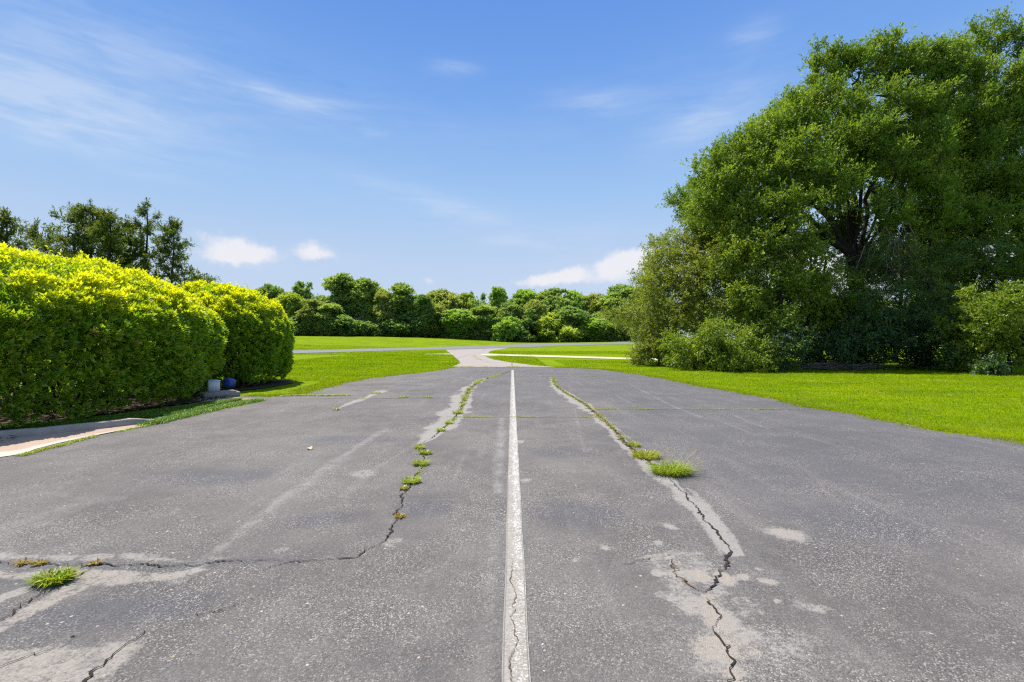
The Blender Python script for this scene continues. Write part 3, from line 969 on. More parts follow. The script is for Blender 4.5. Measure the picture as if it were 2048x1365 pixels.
fill_poly([(-9.6, 12.4), (-8.2, 12.4), (-7.6, 12.8), (-7.3, 13.6), (-7.3, 15.5), (-8, 16.6), (-10, 16)], "mulch_bed", M['mulch'], .02, .12)

# ------------------------------------------------------------------ grass blades (nobody could count them)
LM = {}
LM['grass'] = leaf_mat("grass_blade", (.150, .255, .003), (.34, .44, .005), (.44, .40, .07), patchy=True, trans=.5, gloss=.0, tcol=(1.1, 1.1, .3))
LM['verge'] = leaf_mat("verge_grass", (.08, .20, .010), (.18, .32, .012), (.30, .26, .08), trans=.45, gloss=.03, tcol=(1.1, 1.1, .6))
LM['weed'] = leaf_mat("weed_leaf", (.20, .30, .012), (.40, .44, .015), (.34, .25, .05), trans=.45, gloss=.03, tcol=(1.1, 1.1, .5))
LM['weed_green'] = leaf_mat("weed_leaf_green", (.21, .31, .012), (.40, .46, .014), (.30, .30, .05), trans=.45, gloss=.04, tcol=(1.1, 1.1, .5))
LM['weed_red'] = leaf_mat("weed_leaf_rusty", (.34, .28, .04), (.34, .19, .05), (.24, .26, .03), trans=.4, gloss=.02)
LM['straw'] = leaf_mat("dry_straw", (.45, .40, .22), (.55, .50, .32), trans=.3, gloss=.02)

mb = MB()


def scatter(n, x0, x1, y0, y1, dens_pow=1.5):
    u = rng.random(n)
    y = (y0 ** (1 - dens_pow) + u * (y1 ** (1 - dens_pow) - y0 ** (1 - dens_pow))) ** (1 / (1 - dens_pow))
    x = rng.uniform(x0, x1, n) * np.maximum(y / y1, .0) if False else rng.uniform(x0, x1, n)
    return x, y


LOTA = LOT
PAVE = [LOTA, apron]
BEDS = [[(-9.6, 3.6), (-8.4, 5.2)] + gp([(0, 868), (73, 864), (171, 856), (244, 850), (317, 841), (400, 818), (450, 800)]) + [(-7, 13.4), (-14, 13), (-14, 3)]]
for (n, x0, x1, y0, y1) in ((330000, 3, 26, 5.5, 34), (200000, -16, 2, 12.8, 48), (60000, -40, 26, 48, 72)):
    x, y = scatter(n, x0, x1, y0, y1, 1.6)
    ok = ~inpoly(x, y, LOTA) & ~inpoly(x, y, apron) & ~inpoly(x, y, BEDS[0]) & ~inpoly(x, y, [(-10, 12), (-6.8, 12), (-6.2, 13), (-6.5, 16), (-10, 17)])
    if y1 > 60:
        ok &= (seg_d(x, y, rb)[0] > 1.0) & ~inpoly(x, y, [tuple(p) for p in rb] + [tuple(p) for p in rt[::-1]])
    pth = gp([(962, 710), (1100, 713.5), (1200, 716.6), (1267, 718.6), (1400, 722)])
    ok &= seg_d(x, y, pth)[0] > 1.1
    x, y = x[ok], y[ok]
    f = np.sin(x * 1.3 + 2 * np.sin(y * .7)) * np.sin(y * .9 + x * .2) + .8 * np.sin(x * 3.7 + 1.5 * np.sin(y * 2.9)) * np.sin(y * 3.1 - x)
    var = np.clip(rng.normal(.44, .28, len(x)) + .20 * f, 0, 1)
    H = rng.uniform(.025, .06, len(x)) * (1 + .012 * y) * (1 + .25 * f)
    blades(mb, np.c_[x, y, TZ(x, y) - .004], H, rng.uniform(.2, 1.0, len(x)), np.maximum(.005, .0007 * y), var)
# ragged taller fringe along the asphalt edge
for edge, n in ((LEFT_EDGE[12:], 13000), (RIGHT_EDGE, 24000)):
    E = np.array(smooth_poly(edge, 8))
    L = np.r_[0, np.cumsum(np.linalg.norm(np.diff(E, axis=0), axis=1))]
    s = rng.random(n) * L[-1]
    P = np.c_[np.interp(s, L, E[:, 0]), np.interp(s, L, E[:, 1])]
    T = np.c_[np.interp(s, L, np.gradient(E[:, 0], L)), np.interp(s, L, np.gradient(E[:, 1], L))]
    T = nrm(T)
    o = rng.normal(.04, .13, n) + .05 * np.sin(s * 3.1) + .04 * np.sin(s * 7.7)
    P = P + np.c_[-T[:, 1], T[:, 0]] * o[:, None]
    blades(mb, np.c_[P, np.zeros(n)], rng.uniform(.03, .085, n), rng.uniform(.3, 1.3, n), np.maximum(.005, .0007 * P[:, 1]), np.clip(rng.normal(.6, .3, n), 0, 1))
tag(mb.build("grass", LM['grass']), "short bright green mown grass of the lawns either side of the asphalt", "grass", kind="stuff")

# verge by the left hedge
mb = MB()
V1 = np.array(smooth_poly(gp([(-60, 872), (0, 866), (73, 861), (171, 853), (244, 846), (317, 839), (380, 828), (430, 815), (480, 804)]), 8))
V2 = np.array(smooth_poly(gp([(-60, 862), (0, 858), (73, 852), (171, 844), (244, 836), (317, 826), (380, 816), (430, 808), (480, 803)]), 8))
n = 26000
a = rng.random(n) * (len(V1) - 1.001)
i0 = a.astype(int)
fr = (a - i0)[:, None]
b = rng.random(n)[:, None] ** 1.1
P = (V1[i0] * (1 - fr) + V1[i0 + 1] * fr) * (1 - b) + (V2[i0] * (1 - fr) + V2[i0 + 1] * fr) * b
keep = (a > len(V1) * .45) | (rng.random(n) < .55)
P = P[keep]
n = len(P)
blades(mb, np.c_[P, np.full(n, .015)], rng.uniform(.04, .11, n), rng.uniform(.3, 1.3, n), .008, np.clip(rng.normal(.45, .3, n), 0, 1))
# lower strip from the gutter end to the asphalt
E = np.array(smooth_poly(gp([(300, 851), (340, 841), (400, 828), (470, 812), (520, 803)]), 10))
n = 9000
s = rng.random(n) * (len(E) - 1.001)
i0 = s.astype(int)
P = E[i0] + (E[i0 + 1] - E[i0]) * (s - i0)[:, None] + rng.normal(0, .09, (n, 2)) + np.array([-.08, .06])
blades(mb, np.c_[P, np.full(n, .005)], rng.uniform(.03, .09, n), rng.uniform(.3, 1.3, n), .008, np.clip(rng.normal(.5, .3, n), 0, 1))
tag(mb.build("verge_grass", LM['verge']), "strip of longer green grass between the big hedge and the kerb", "grass", kind="stuff")
sh = MB()
P = V1[:-1]
strip([tuple(p) for p in V1[::4]], [tuple(p) for p in V2[::4]], "verge_ground", plain("verge_soil", (.06, .075, .02), 1, .5, 9, .8, 40), .024)

# leaf litter on the mulch
mb = MB()
n = 900
x = rng.uniform(-8.6, -6.9, n)
y = rng.uniform(5.4, 11.6, n)
C = np.c_[x, y, np.full(n, .04) + rng.random(n) * .02]
leaves(mb, C, rdir(n) * [1, 1, .2], rdir(n) * .4 + [0, 0, 1], rng.uniform(.04, .09, n), rng.uniform(.02, .045, n), var=rng.random(n))
tag(mb.build("leaf_litter", leaf_mat("litter_leaf", (.07, .045, .028), (.18, .125, .08), (.34, .27, .2), trans=.15, gloss=.02)), "brown fallen leaves scattered on the mulch under the hedge", "leaf litter", kind="stuff")

# ------------------------------------------------------------------ weeds in the cracks
def weed_mesh(mb, c, r, h, n, var0=.4, flat=.6):
    a = rng.uniform(0, 2 * math.pi, n)
    q = np.sqrt(rng.random(n)) * r * .75
    C = np.c_[c[0] + np.cos(a) * q, c[1] + np.sin(a) * q * flat, np.full(n, .004)]
    az_ = a + rng.normal(0, .9, n)
    blades(mb, C, rng.uniform(.4, 1.0, n) * h, rng.uniform(.3, 1.5, n), rng.uniform(.003, .0065, n) * max(1, c[1] / 5), np.clip(rng.normal(var0, .28, n), 0, 1), az_)
    n2 = n // 2
    a = rng.uniform(0, 2 * math.pi, n2)
    q = np.sqrt(rng.random(n2)) * r * .8
    C = np.c_[c[0] + np.cos(a) * q, c[1] + np.sin(a) * q * flat, rng.uniform(.008, max(h * .6, .012), n2)]
    D = np.c_[np.cos(a), np.sin(a), rng.uniform(.1, .8, n2)] + rng.normal(0, .4, (n2, 3))
    Lf = rng.uniform(.02, .045, n2) * max(1, c[1] / 6)
    leaves(mb, C, D, rdir(n2) * .5 + [0, 0, 1], Lf, Lf * .32, var=np.clip(rng.normal(var0, .28, n2), 0, 1))


def weed(px, py, rpx, hpx, n, label, m='weed', flat=.6, var0=.4):
    c = G(px, py)
    o = empty("weed_clump", (c[0], c[1], 0))
    mb = MB()
    weed_mesh(mb, np.array([0, 0.0]) + 0, rpx * c[1] / F, hpx * c[1] / F, n, var0, flat)
    # blades scale with distance in weed_mesh only through c; keep local coordinates
    mb.build("leaves", LM[m], o)
    tag(o, label, "weed", "weeds growing in the pavement cracks")
    return o


big = weed(1342, 948, 46, 30, 620, "largest green weed clump with tall thin seed stalks in the right hand crack", 'weed_green', .75, .4)
mb = MB()
for k in range(16):
    a = rng.uniform(-.6, 2.2)
    q = rng.uniform(.05, .2)
    p0 = np.array([math.cos(a) * q, math.sin(a) * q * .6, .02])
    d = np.array([math.cos(a) * rng.uniform(.15, .8) + .2, math.sin(a) * .5, rng.uniform(.6, 1.0)])
    L = rng.uniform(.18, .32)
    tt = np.linspace(0, 1, 6)[:, None]
    P = p0 + d * L * tt + np.array([.06, 0, -.05]) * tt ** 2
    tube(mb, P, np.linspace(.0022, .0011, 6), 4, var=rng.random())
    for f in range(3):
        e = P[-1]
        a2 = a + rng.normal(0, 1.2)
        Q = np.array([e, e + np.array([math.cos(a2), math.sin(a2), .4]) * .03, e + np.array([math.cos(a2), math.sin(a2), .3]) * .07])
        tube(mb, Q, .0011, 3, var=rng.random())
mb.build("seed_stalks", LM['straw'], big)
weed(1292, 915, 34, 16, 420, "yellow green weed mat just up the crack from the largest clump", 'weed', .9, .75)
weed(1268, 893, 14, 12, 120, "small yellow weed tuft above the weed mat in the right hand crack", 'weed', .9, .6)
wl = weed(108, 1166, 38, 26, 380, "bright green weed clump in the crack fork at the lower left corner", 'weed', .7, .45)
weed(192, 1130, 8, 5, 45, "rusty orange weed tuft where the two left cracks join", 'weed_red', .6, .4)
weed(82, 1130, 12, 4, 50, "low yellow brown weed left of the other low weed in the lower left crack", 'weed_red', .5, .7)
weed(45, 1130, 10, 3.5, 40, "lowest and leftmost yellow brown weed in the lower left crack", 'weed_red', .5, .6)
weed(823, 966, 21, 12, 220, "green weed clump nearest the bare lower end of the left hand crack", 'weed_green', .9, .55)
weed(808, 980, 9, 8, 60, "small pale yellow weed at the foot of the left hand weed clump", 'weed', .8, .8)
weed(842, 931, 17, 12, 200, "round green weed clump, third down from the pale worn patch on the left crack", 'weed_green', .9, .5)
weed(851, 909, 13, 9, 130, "flat green weed, second below the pale worn patch on the left crack", 'weed', .7, .45)
weed(840, 898, 12, 8, 110, "yellowish weed directly below the pale worn patch on the left crack", 'weed', .7, .7)
weed(800, 1036, 10, 7, 60, "small orange yellow weed alone on the thin left crack", 'weed_red', .7, .35)
weed(882, 863, 11, 8, 110, "green weed on the pale worn patch of the left crack", 'weed_green', .7, .5)
weed(898, 848, 9, 7, 90, "small weed between pale patch and cross seam on the left crack", 'weed', .8, .5)
weed(916, 828, 12, 10, 150, "thick green weed where the left crack meets the cross seam", 'weed_green', .9, .5)
weed(752, 788, 12, 7, 110, "green weed at the upper end of the short pale crack on the left", 'weed_green', .6, .5)
weed(672, 821, 9, 6, 80, "dark green weed at the lower end of the short pale crack on the left", 'weed_green', .6, .3)
weed(724, 799, 7, 3, 40, "thin yellow weed in the middle of the short pale crack on the left", 'weed', .6, .7)
weed(807, 796, 13, 6, 110, "wide green weed in the left cross seam", 'weed_green', .5, .5)
weed(855, 796, 12, 5, 90, "narrow weed in the cross seam beside the left crack", 'weed', .5, .55)
weed(1110, 764, 6, 7, 60, "upright yellow weed at the far end of the right hand crack", 'weed', .9, .7)


def weed_line(pts, n, spread, h, name, m, label, patch=.5):
    """Continuous weedy growth along a crack, too many plants to count."""
    P = np.array(smooth_poly(pts, 8))
    L = np.r_[0, np.cumsum(np.linalg.norm(np.diff(P, axis=0), axis=1))]
    s = rng.random(n) * L[-1]
    ph = rng.uniform(0, 6)
    dens = .5 + .5 * np.sin(s * 2.3 + ph + 1.5 * np.sin(s * 1.1)) * np.sin(s * 3.9 + 1.3 * ph)
    k = rng.random(n) < np.clip((dens - patch) * 3.0 + .35, .02, 1)
    s = s[k]
    n = len(s)
    C = np.c_[np.interp(s, L, P[:, 0]), np.interp(s, L, P[:, 1])] + rng.normal(0, 1, (n, 2)) * spread
    mb = MB()
    blades(mb, np.c_[C, np.full(n, .005)], rng.uniform(.4, 1, n) * h, rng.uniform(.4, 1.6, n), .006 * np.maximum(1, C[:, 1] / 7), np.clip(rng.normal(.5, .3, n), 0, 1))
    return tag(mb.build(name, LM[m]), label, "weeds", kind="stuff")


weed_line(crA1[1:7], 2600, .055, .05, "crack_weeds", 'weed', "low weeds filling the far part of the left hand crack", .35)
weed_line(crA1[6:11], 900, .035, .04, "crack_weeds", 'weed_green', "low weeds along the middle of the left hand crack")
weed_line(crB1[0:10], 2300, .045, .035, "crack_weeds", 'weed', "yellow weeds along the far part of the right hand crack", .42)
weed_line(crB1[6:11], 500, .03, .03, "crack_weeds", 'weed_red', "reddish weeds along the near part of the right hand crack", .6)
weed_line(seams[0], 1100, .02, .03, "seam_weeds", 'weed', "thin weeds in the cross seam at the white line", .55)
weed_line(seams[1], 1700, .035, .035, "seam_weeds", 'weed', "thin weeds in the cross seam running to the right hand lawn", .55)
weed_line(crA2[0:6], 420, .025, .03, "crack_weeds", 'weed', "small weeds between the clumps of the left hand crack", .5)
weed_line(gp([(565, 793), (600, 792), (650, 792.5), (700, 792)]), 2200, .05, .05, "seam_weeds", 'weed_green', "weeds in the cross seam by the left lawn edge", .2)
weed_line(gp([(40, 914), (90, 900), (120, 893), (175, 878), (190, 874)]), 900, .03, .05, "gutter_weeds", 'weed', "weeds along the joint of gutter and asphalt", .35)
weed_line(gp([(230, 866), (260, 860), (300, 852), (325, 845)]), 500, .03, .04, "gutter_weeds", 'weed', "weeds at the narrow end of the gutter", .4)
weed_line(gp([(903, 734.4), (960, 734.6), (1040, 735), (1108, 735.5)]), 500, .04, .08, "seam_weeds", 'weed', "weeds where the asphalt meets the concrete apron", .5)
weed_line(seams[3], 400, .04, .03, "seam_weeds", 'weed', "sparse weeds in the farthest cross seam", .6)
weed_line(gp([(948, 711), (955, 718), (972, 724), (1000, 730)]), 500, .1, .07, "apron_weeds", 'weed', "weeds in the joints of the concrete apron", .5)

# ------------------------------------------------------------------ small things lying about
c = G(619, 900)
o = empty("dry_leaf", (c[0], c[1], .006))
mb = MB()
a = np.linspace(0, 1, 9)
wl_ = .035 * np.sin(a * math.pi) ** .8
U = np.stack([np.c_[a * .09 - .045, -wl_, .004 + .03 * (wl_ / .035) ** 2 + .01 * a], np.c_[a * .09 - .045, 0 * a, .004 + .012 * a], np.c_[a * .09 - .045, wl_, .004 + .022 * (wl_ / .035) ** 2 + .02 * a]], 1).reshape(-1, 3)
ii = np.arange(8)[:, None] * 3
F_ = np.concatenate([ii + np.array([[0, 1, 4, 3]]), ii + np.array([[1, 2, 5, 4]])])
mb.add(U, F_)
mb.build("blade", M['dry_leaf'], o, smooth=True)
mb = MB()
tube(mb, [(-.045, 0, .004), (-.07, .004, .006), (-.09, .012, .012)], .0016, 5)
mb.build("stem", M['dry_leaf'], o)
o.rotation_euler.z = 2.4
tag(o, "curled pale tan dry leaf lying alone on the asphalt left of the line", "leaf")


def pebble(px, py, s, m, label):
    c = G(px, py)
    u = rdir(60)
    import itertools
    mbp = MB()
    nlat, nlon = 7, 10
    th = np.linspace(0, math.pi, nlat)[:, None]
    ph = np.linspace(0, 2 * math.pi, nlon, endpoint=False)[None]
    P = np.stack([np.sin(th) * np.cos(ph), np.sin(th) * np.sin(ph), np.cos(th) * np.ones_like(ph)], -1)
    P = P * (1 + .18 * np.sin(3 * P[..., :1] + 2 * P[..., 1:2] + 5 * rng.random())) * np.array([1, .75, .6]) * s
    i = np.arange(nlat - 1)[:, None] * nlon
    j = np.arange(nlon)[None]
    F_ = np.stack([i + j, i + nlon + j, i + nlon + (j + 1) % nlon, i + (j + 1) % nlon], -1).reshape(-1, 4)
    mbp.add(P.reshape(-1, 3), F_)
    ob = mbp.build("pebble", M[m], smooth=True)
    ob.location = (c[0], c[1], s * .5)
    ob.rotation_euler.z = rng.uniform(0, 6)
    tag(ob, label, "pebble", "pebbles lying on the asphalt")


pebble(145, 1276, .009, 'stone_dark', "dark pebble on the asphalt near the lower left corner")
pebble(1061, 1145, .005, 'stone_pale', "white pebble right of the worn white line, midway down")
pebble(1085, 1291, .006, 'stone_pale', "white pebble right of the worn white line, nearest the camera")
pebble(1088, 1344, .005, 'stone_pale', "tiny white pebble at the bottom edge beside the white line")
pebble(1019, 833, .012, 'stone_pale', "white pebble at the left of the white line on the cross seam")
pebble(1034, 830, .011, 'stone_pale', "white pebble at the right of the white line on the cross seam")
pebble(920, 833, .009, 'stone_pale', "pale pebble on the left crack by the cross seam")

# ------------------------------------------------------------------ things between the hedges
s0, s1 = G(408, 799), G(481, 793.5)
d = s1 - s0
L = np.linalg.norm(d)
rot = math.atan2(d[1], d[0])
mb = MB()
box(mb, (*(s0 + d / 2 + np.array([-d[1], d[0]]) / L * .3), .0), (L, .6, .13), rot, .02)
tag(mb.build("concrete_slab", M['concrete_old']), "low weathered concrete slab between the two hedges", "slab")
o = empty("utility_box", (*(G(431, 794) + np.array([-d[1], d[0]]) / L * .32), .13))
mb = MB()
box(mb, (0, 0, 0), (.26, .4, .25), 0, .015)
mb.build("cabinet", M['white_paint'], o)
mb = MB()
box(mb, (0, 0, .25), (.285, .43, .02), 0, .01)
mb.build("lid", M['white_paint'], o)
o.rotation_euler.z = rot
tag(o, "white metal utility box on a concrete slab half hidden by the big hedge", "box")
bp = W3(459, 768, 12.55)
o = empty("blue_drum", (bp[0], bp[1], .13))
mb = MB()
nlat, nlon = 14, 24
th = np.linspace(0, math.pi, nlat)[:, None]
ph = np.linspace(0, 2 * math.pi, nlon, endpoint=False)[None]
P = np.stack([np.sin(th) * np.cos(ph), np.sin(th) * np.sin(ph), np.cos(th) * np.ones_like(ph)], -1)
P = np.sign(P) * np.abs(P) ** .85 * np.array([.145, .145, .14]) + np.array([0, 0, .138])
i = np.arange(nlat - 1)[:, None] * nlon
j = np.arange(nlon)[None]
mb.add(P.reshape(-1, 3), np.stack([i + j, i + nlon + j, i + nlon + (j + 1) % nlon, i + (j + 1) % nlon], -1).reshape(-1, 4))
mb.build("body", M['blue'], o, smooth=True)
mb = MB()
a = np.linspace(0, 2 * math.pi, 25)
tube(mb, np.c_[.09 * np.cos(a), np.full(25, -.135), .145 + .09 * np.sin(a)], .008, 6)
mb.build("rim", M['blue'], o)
tag(o, "small round blue plastic drum on the concrete slab between the hedges", "drum")
# gravel
mb = MB()
for k in range(160):
    c = G(rng.uniform(385, 470), rng.uniform(797.5, 804.5))
    s = rng.uniform(.012, .035)
    P = np.array([(1, 0, 0), (0, 1, 0), (-1, 0, 0), (0, -1, 0), (0, 0, .8), (0, 0, -.6)]) * s * rng.uniform(.7, 1.2, (6, 1)) + np.array([c[0], c[1], .02])
    mb.add(P, np.array([(0, 1, 4), (1, 2, 4), (2, 3, 4), (3, 0, 4), (1, 0, 5), (2, 1, 5), (3, 2, 5), (0, 3, 5)]))
tag(mb.build("gravel", M['gravel']), "tan gravel spilled beside the concrete slab", "gravel", kind="stuff")

# ------------------------------------------------------------------ hedges
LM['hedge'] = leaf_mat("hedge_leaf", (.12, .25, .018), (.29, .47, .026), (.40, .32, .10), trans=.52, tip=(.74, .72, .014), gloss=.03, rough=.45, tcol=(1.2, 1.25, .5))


def hedge(name, label, c, rad, n1, seed, ex=2.5, taper=.25):
    g = np.random.default_rng(seed)
    c = np.array(c, float)
    rad = np.array(rad, float)
    o = empty(name, (c[0], c[1], 0))
    NB = 420
    bumps = nrm(g.normal(size=(NB, 3)))
    bh = g.uniform(.25, 1.0, NB)

    def surf(n):
        D = g.normal(size=(n * 2, 3)) * np.array([1 / rad[0], 1 / rad[1], 1 / rad[2]]) ** -.5
        D = nrm(D)
        k = (np.abs(D) ** ex).sum(-1) ** (-1 / ex)
        S = D * k[:, None]
        # more samples where the surface is big: accept by area
        P = S * np.where(D[:, 2:3] < 0, rad * np.array([1, 1, 1.6]), rad)
        nn = np.sign(S) * np.abs(S) ** (ex - 1) / rad
        nn = nrm(nn)
        ang = D @ bumps.T
        b = (bh * np.exp(-(1 - ang) / .005)).max(1)
        keep = P[:, 2] > -c[2] + .12
        P, nn, b = P[keep][:n], nn[keep][:n], b[keep][:n]
        low = np.clip((-P[:, 2]) / rad[2], 0, 1)
        P[:, :2] *= (1 - taper * low ** 2)[:, None]
        return P, nn, b

    mb = MB()

    def layer(n, inset, nl, size, yel, keepup=0.0):
        P, nn, b = surf(n)
        n = len(P)
        P = P + nn * (.22 * (b - .5) - inset - .05 * g.random(n))[:, None]
        ax = nrm(nn * .75 + np.array([0, 0, .55]) + g.normal(0, .25, (n, 3)))
        ok = g.random(n) < (.42 + .58 * np.clip(b * 1.5, 0, 1))
        P, nn, b, ax = P[ok], nn[ok], b[ok], ax[ok]
        n = len(P)
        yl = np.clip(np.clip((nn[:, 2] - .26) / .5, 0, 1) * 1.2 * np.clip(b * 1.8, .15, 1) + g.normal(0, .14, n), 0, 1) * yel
        side = np.clip(g.normal(.10, .18, n), 0, .5)
        a0 = g.uniform(0, 6.28, n)
        ref = nrm(np.cross(ax, g.normal(size=(n, 3))))
        ref2 = np.cross(ax, ref)
        tone = np.clip(g.normal(.42, .18, n), 0, .85)
        dead = g.random(n) < .004
        for q in range(nl):
            a = a0 + q * 2.4
            young = q / nl
            rr = ref * np.cos(a)[:, None] + ref2 * np.sin(a)[:, None]
            D = nrm(rr * (1.05 - .75 * young) + ax * (.35 + .75 * young) + g.normal(0, .16, (n, 3)))
            Lf = size * g.uniform(.8, 1.25, n) * (1 - .25 * young)
            leaves(mb, P + ax * (young * size * .7)[:, None] if np.ndim(young) else P + ax * young * size * .7, D, ax + g.normal(0, .45, (n, 3)), Lf, Lf * .42, .1,
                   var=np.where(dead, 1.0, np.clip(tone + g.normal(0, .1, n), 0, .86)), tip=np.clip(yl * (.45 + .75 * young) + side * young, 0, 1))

    layer(int(n1 * 1.15), 0, 9, .112, 1.0)
    layer(int(n1 * .75), .16, 7, .09, .35)
    layer(int(n1 * .5), .38, 6, .12, .0)
    layer(int(n1 * .3), .75, 6, .16, .0)
    # loose shoots standing proud of the clipped outline
    P, nn, b = surf(500)
    P = P[nn[:, 2] > .2][:200]
    m_ = len(P)
    for q in range(7):
        h = .04 + q * .028
        D = nrm(np.c_[g.normal(0, .8, (m_, 2)), g.uniform(.4, 1, m_)])
        leaves(mb, P + np.array([0, 0, h]), D, rdir(m_, g), .07, .03, var=np.full(m_, .7), tip=np.full(m_, .8))
    mb.build("foliage", LM['hedge'], o).location = (0, 0, c[2])
    # stems
    mb = MB()
    for k in range(22):
        a = g.uniform(0, 6.28)
        p0 = np.array([math.cos(a) * rad[0] * g.uniform(.1, .62), math.sin(a) * rad[1] * g.uniform(.1, .75), 0])
        for f in range(3):
            d = nrm(np.array([[g.normal(0, .5), g.normal(0, .5), 1.0]]))[0]
            tt = np.linspace(0, 1, 6)[:, None]
            P = p0 * np.array([.8, .8, 1]) + d * np.array([.7, .7, 1]) * tt * g.uniform(1.2, 1.7) + np.array([p0[0], p0[1], 0]) * .12 * tt ** 2 + np.array([math.sin(a * 3 + f), math.cos(a * 2 + f), 0]) * .12 * np.sin(tt * 4)
            tube(mb, P, np.linspace(.03, .01, 6), 6)
    mb.build("stems", M['bark'], o, smooth=True)
    tag(o, label, "hedge", "clipped rounded evergreen hedges on the left")
    return o


hedge("hedge", "long clipped hedge with yellow new growth, nearest and widest, beside the kerb", (-9.68, 9.38, 1.42), (2.7, 4.05, 1.64), 15000, 3, 2.15, .04)
hedge("hedge", "smaller rounded clipped hedge standing beyond the wide one at the lawn edge", (-9.35, 14.9, 1.42), (1.95, 2.3, 1.72), 8000, 4, 2.1, .04)

# ------------------------------------------------------------------ trees
LM['oak'] = leaf_mat("oak_leaf", (.115, .205, .024), (.265, .365, .042), (.42, .42, .06), trans=.48, gloss=.025, rough=.5)
LM['elm'] = leaf_mat("elm_leaf", (.17, .235, .035), (.33, .37, .06), (.42, .42, .10), trans=.46, gloss=.03, rough=.5)
LM['maple'] = leaf_mat("maple_leaf", (.13, .215, .022), (.30, .37, .04), (.38, .42, .06), trans=.46, gloss=.025)
LM['holly'] = leaf_mat("shrub_leaf_dark", (.05, .115, .034), (.105, .18, .045), (.18, .24, .06), trans=.44, gloss=.04, rough=.5)
LM['pine'] = leaf_mat("pine_needle", (.065, .14, .036), (.14, .215, .045), (.2, .22, .06), trans=.42, gloss=.03)
LM['cedar'] = leaf_mat("cedar_spray", (.08, .135, .028), (.175, .22, .038), (.27, .24, .06), trans=.48, gloss=.02)
LM['far'] = leaf_mat("far_leaf_hazed", (.16, .245, .085), (.32, .42, .12), (.40, .46, .16), trans=.52, gloss=.02, obj_tint=True)  # bluish distance haze is mixed into these leaf colours


def skeleton(trunk, r0, clusters, g, rtip=.012, power=.5, rise=.9, droop=0.0, sides=5, tip=.25, limbs=()):
    """Branches grown from a trunk polyline out to every leaf cluster; returns tube mesh and the cluster directions."""
    nodes = [np.asarray(p, float) for p in trunk]
    par = [-1] + list(range(len(trunk) - 1))
    nt_ = len(trunk)
    chains = []
    C = np.asarray(clusters)
    T = np.array(nodes)
    order = np.argsort(np.linalg.norm(C[:, None] - T[None], axis=-1).min(1))
    tips = np.zeros(len(C), int)
    dirs = np.zeros_like(C)
    for li, e in enumerate(limbs):
        e = np.asarray(e, float)
        k = nt_ - 1 - (li % 3)
        p = nodes[k]
        L = np.linalg.norm(e - p)
        n = max(3, int(L / .7))
        h = (e - p) * np.array([1, 1, 0])
        ctrl = p + h * .30 + np.array([0, 0, (e - p)[2] * .62]) + g.normal(0, .05, 3) * L
        t = np.linspace(0, 1, n + 1)[1:, None]
        Q = (1 - t) ** 2 * p + 2 * t * (1 - t) * ctrl + t * t * e + g.normal(0, .06, (n, 3))
        ch = [k]
        for q in Q:
            nodes.append(q)
            par.append(ch[-1])
            ch.append(len(nodes) - 1)
        chains.append(ch)
    limb_n = len(nodes)
    for ci in order:
        c = C[ci]
        P = np.array(nodes)
        dv = c - P
        d = np.linalg.norm(dv, axis=1)
        cost = d * (1 + rise * np.clip(.35 - dv[:, 2] / np.maximum(d, .01), 0, 2))
        cost[0] += 50
        k = int(np.argmin(cost))
        L = d[k]
        n = max(2, int(L / .7) + 1)
        pd = P[k] - P[par[k]] if par[k] >= 0 else np.array([0, 0, 1.0])
        pd = pd / max(np.linalg.norm(pd), 1e-6)
        ctrl = P[k] + pd * L * .35 + (c - P[k]) * .2 + g.normal(0, .06, 3) * L
        t = np.linspace(0, 1, n + 1)[1:, None]
        Q = (1 - t) ** 2 * P[k] + 2 * t * (1 - t) * ctrl + t * t * c
        Q[:-1] += g.normal(0, .03, Q[:-1].shape) * min(L, 1.5)
        ch = [k]
        for q in Q:
            nodes.append(q)
            par.append(ch[-1])
            ch.append(len(nodes) - 1)
        chains.append(ch)
        tips[ci] = ch[-1]
        dd = Q[-1] - (Q[-2] if len(Q) > 1 else P[k])
        dirs[ci] = dd / max(np.linalg.norm(dd), 1e-6)
    N = np.array(nodes)
    cnt = np.zeros(len(N))
    cnt[tips] += 1
    for i in range(len(N) - 1, 0, -1):
        cnt[par[i]] += cnt[i]
    rad = rtip * np.maximum(cnt, 1) ** power
    sc = r0 / rad[0] if rad[0] > 0 else 1
    rad = np.minimum(rad, r0)
    rad[nt_:] = np.minimum(rad[nt_:], r0 * .48)
    tr = np.linspace(r0, max(min(rad[nt_ - 1], r0 * .8), r0 * tip), nt_)
    rad[:nt_] = np.maximum(rad[:nt_], tr)
    mb = MB()
    tt = np.array(nodes[:nt_])
    fl = rad[:nt_].copy()
    fl[0] *= 1.35
    tube(mb, tt, fl, 10)
    for ch in chains:
        r = rad[ch].copy()
        r[0] = min(r[0], r[1] * 1.25)
        r[-1] = rtip * .5
        tube(mb, N[ch], r, sides)
    return mb, dirs


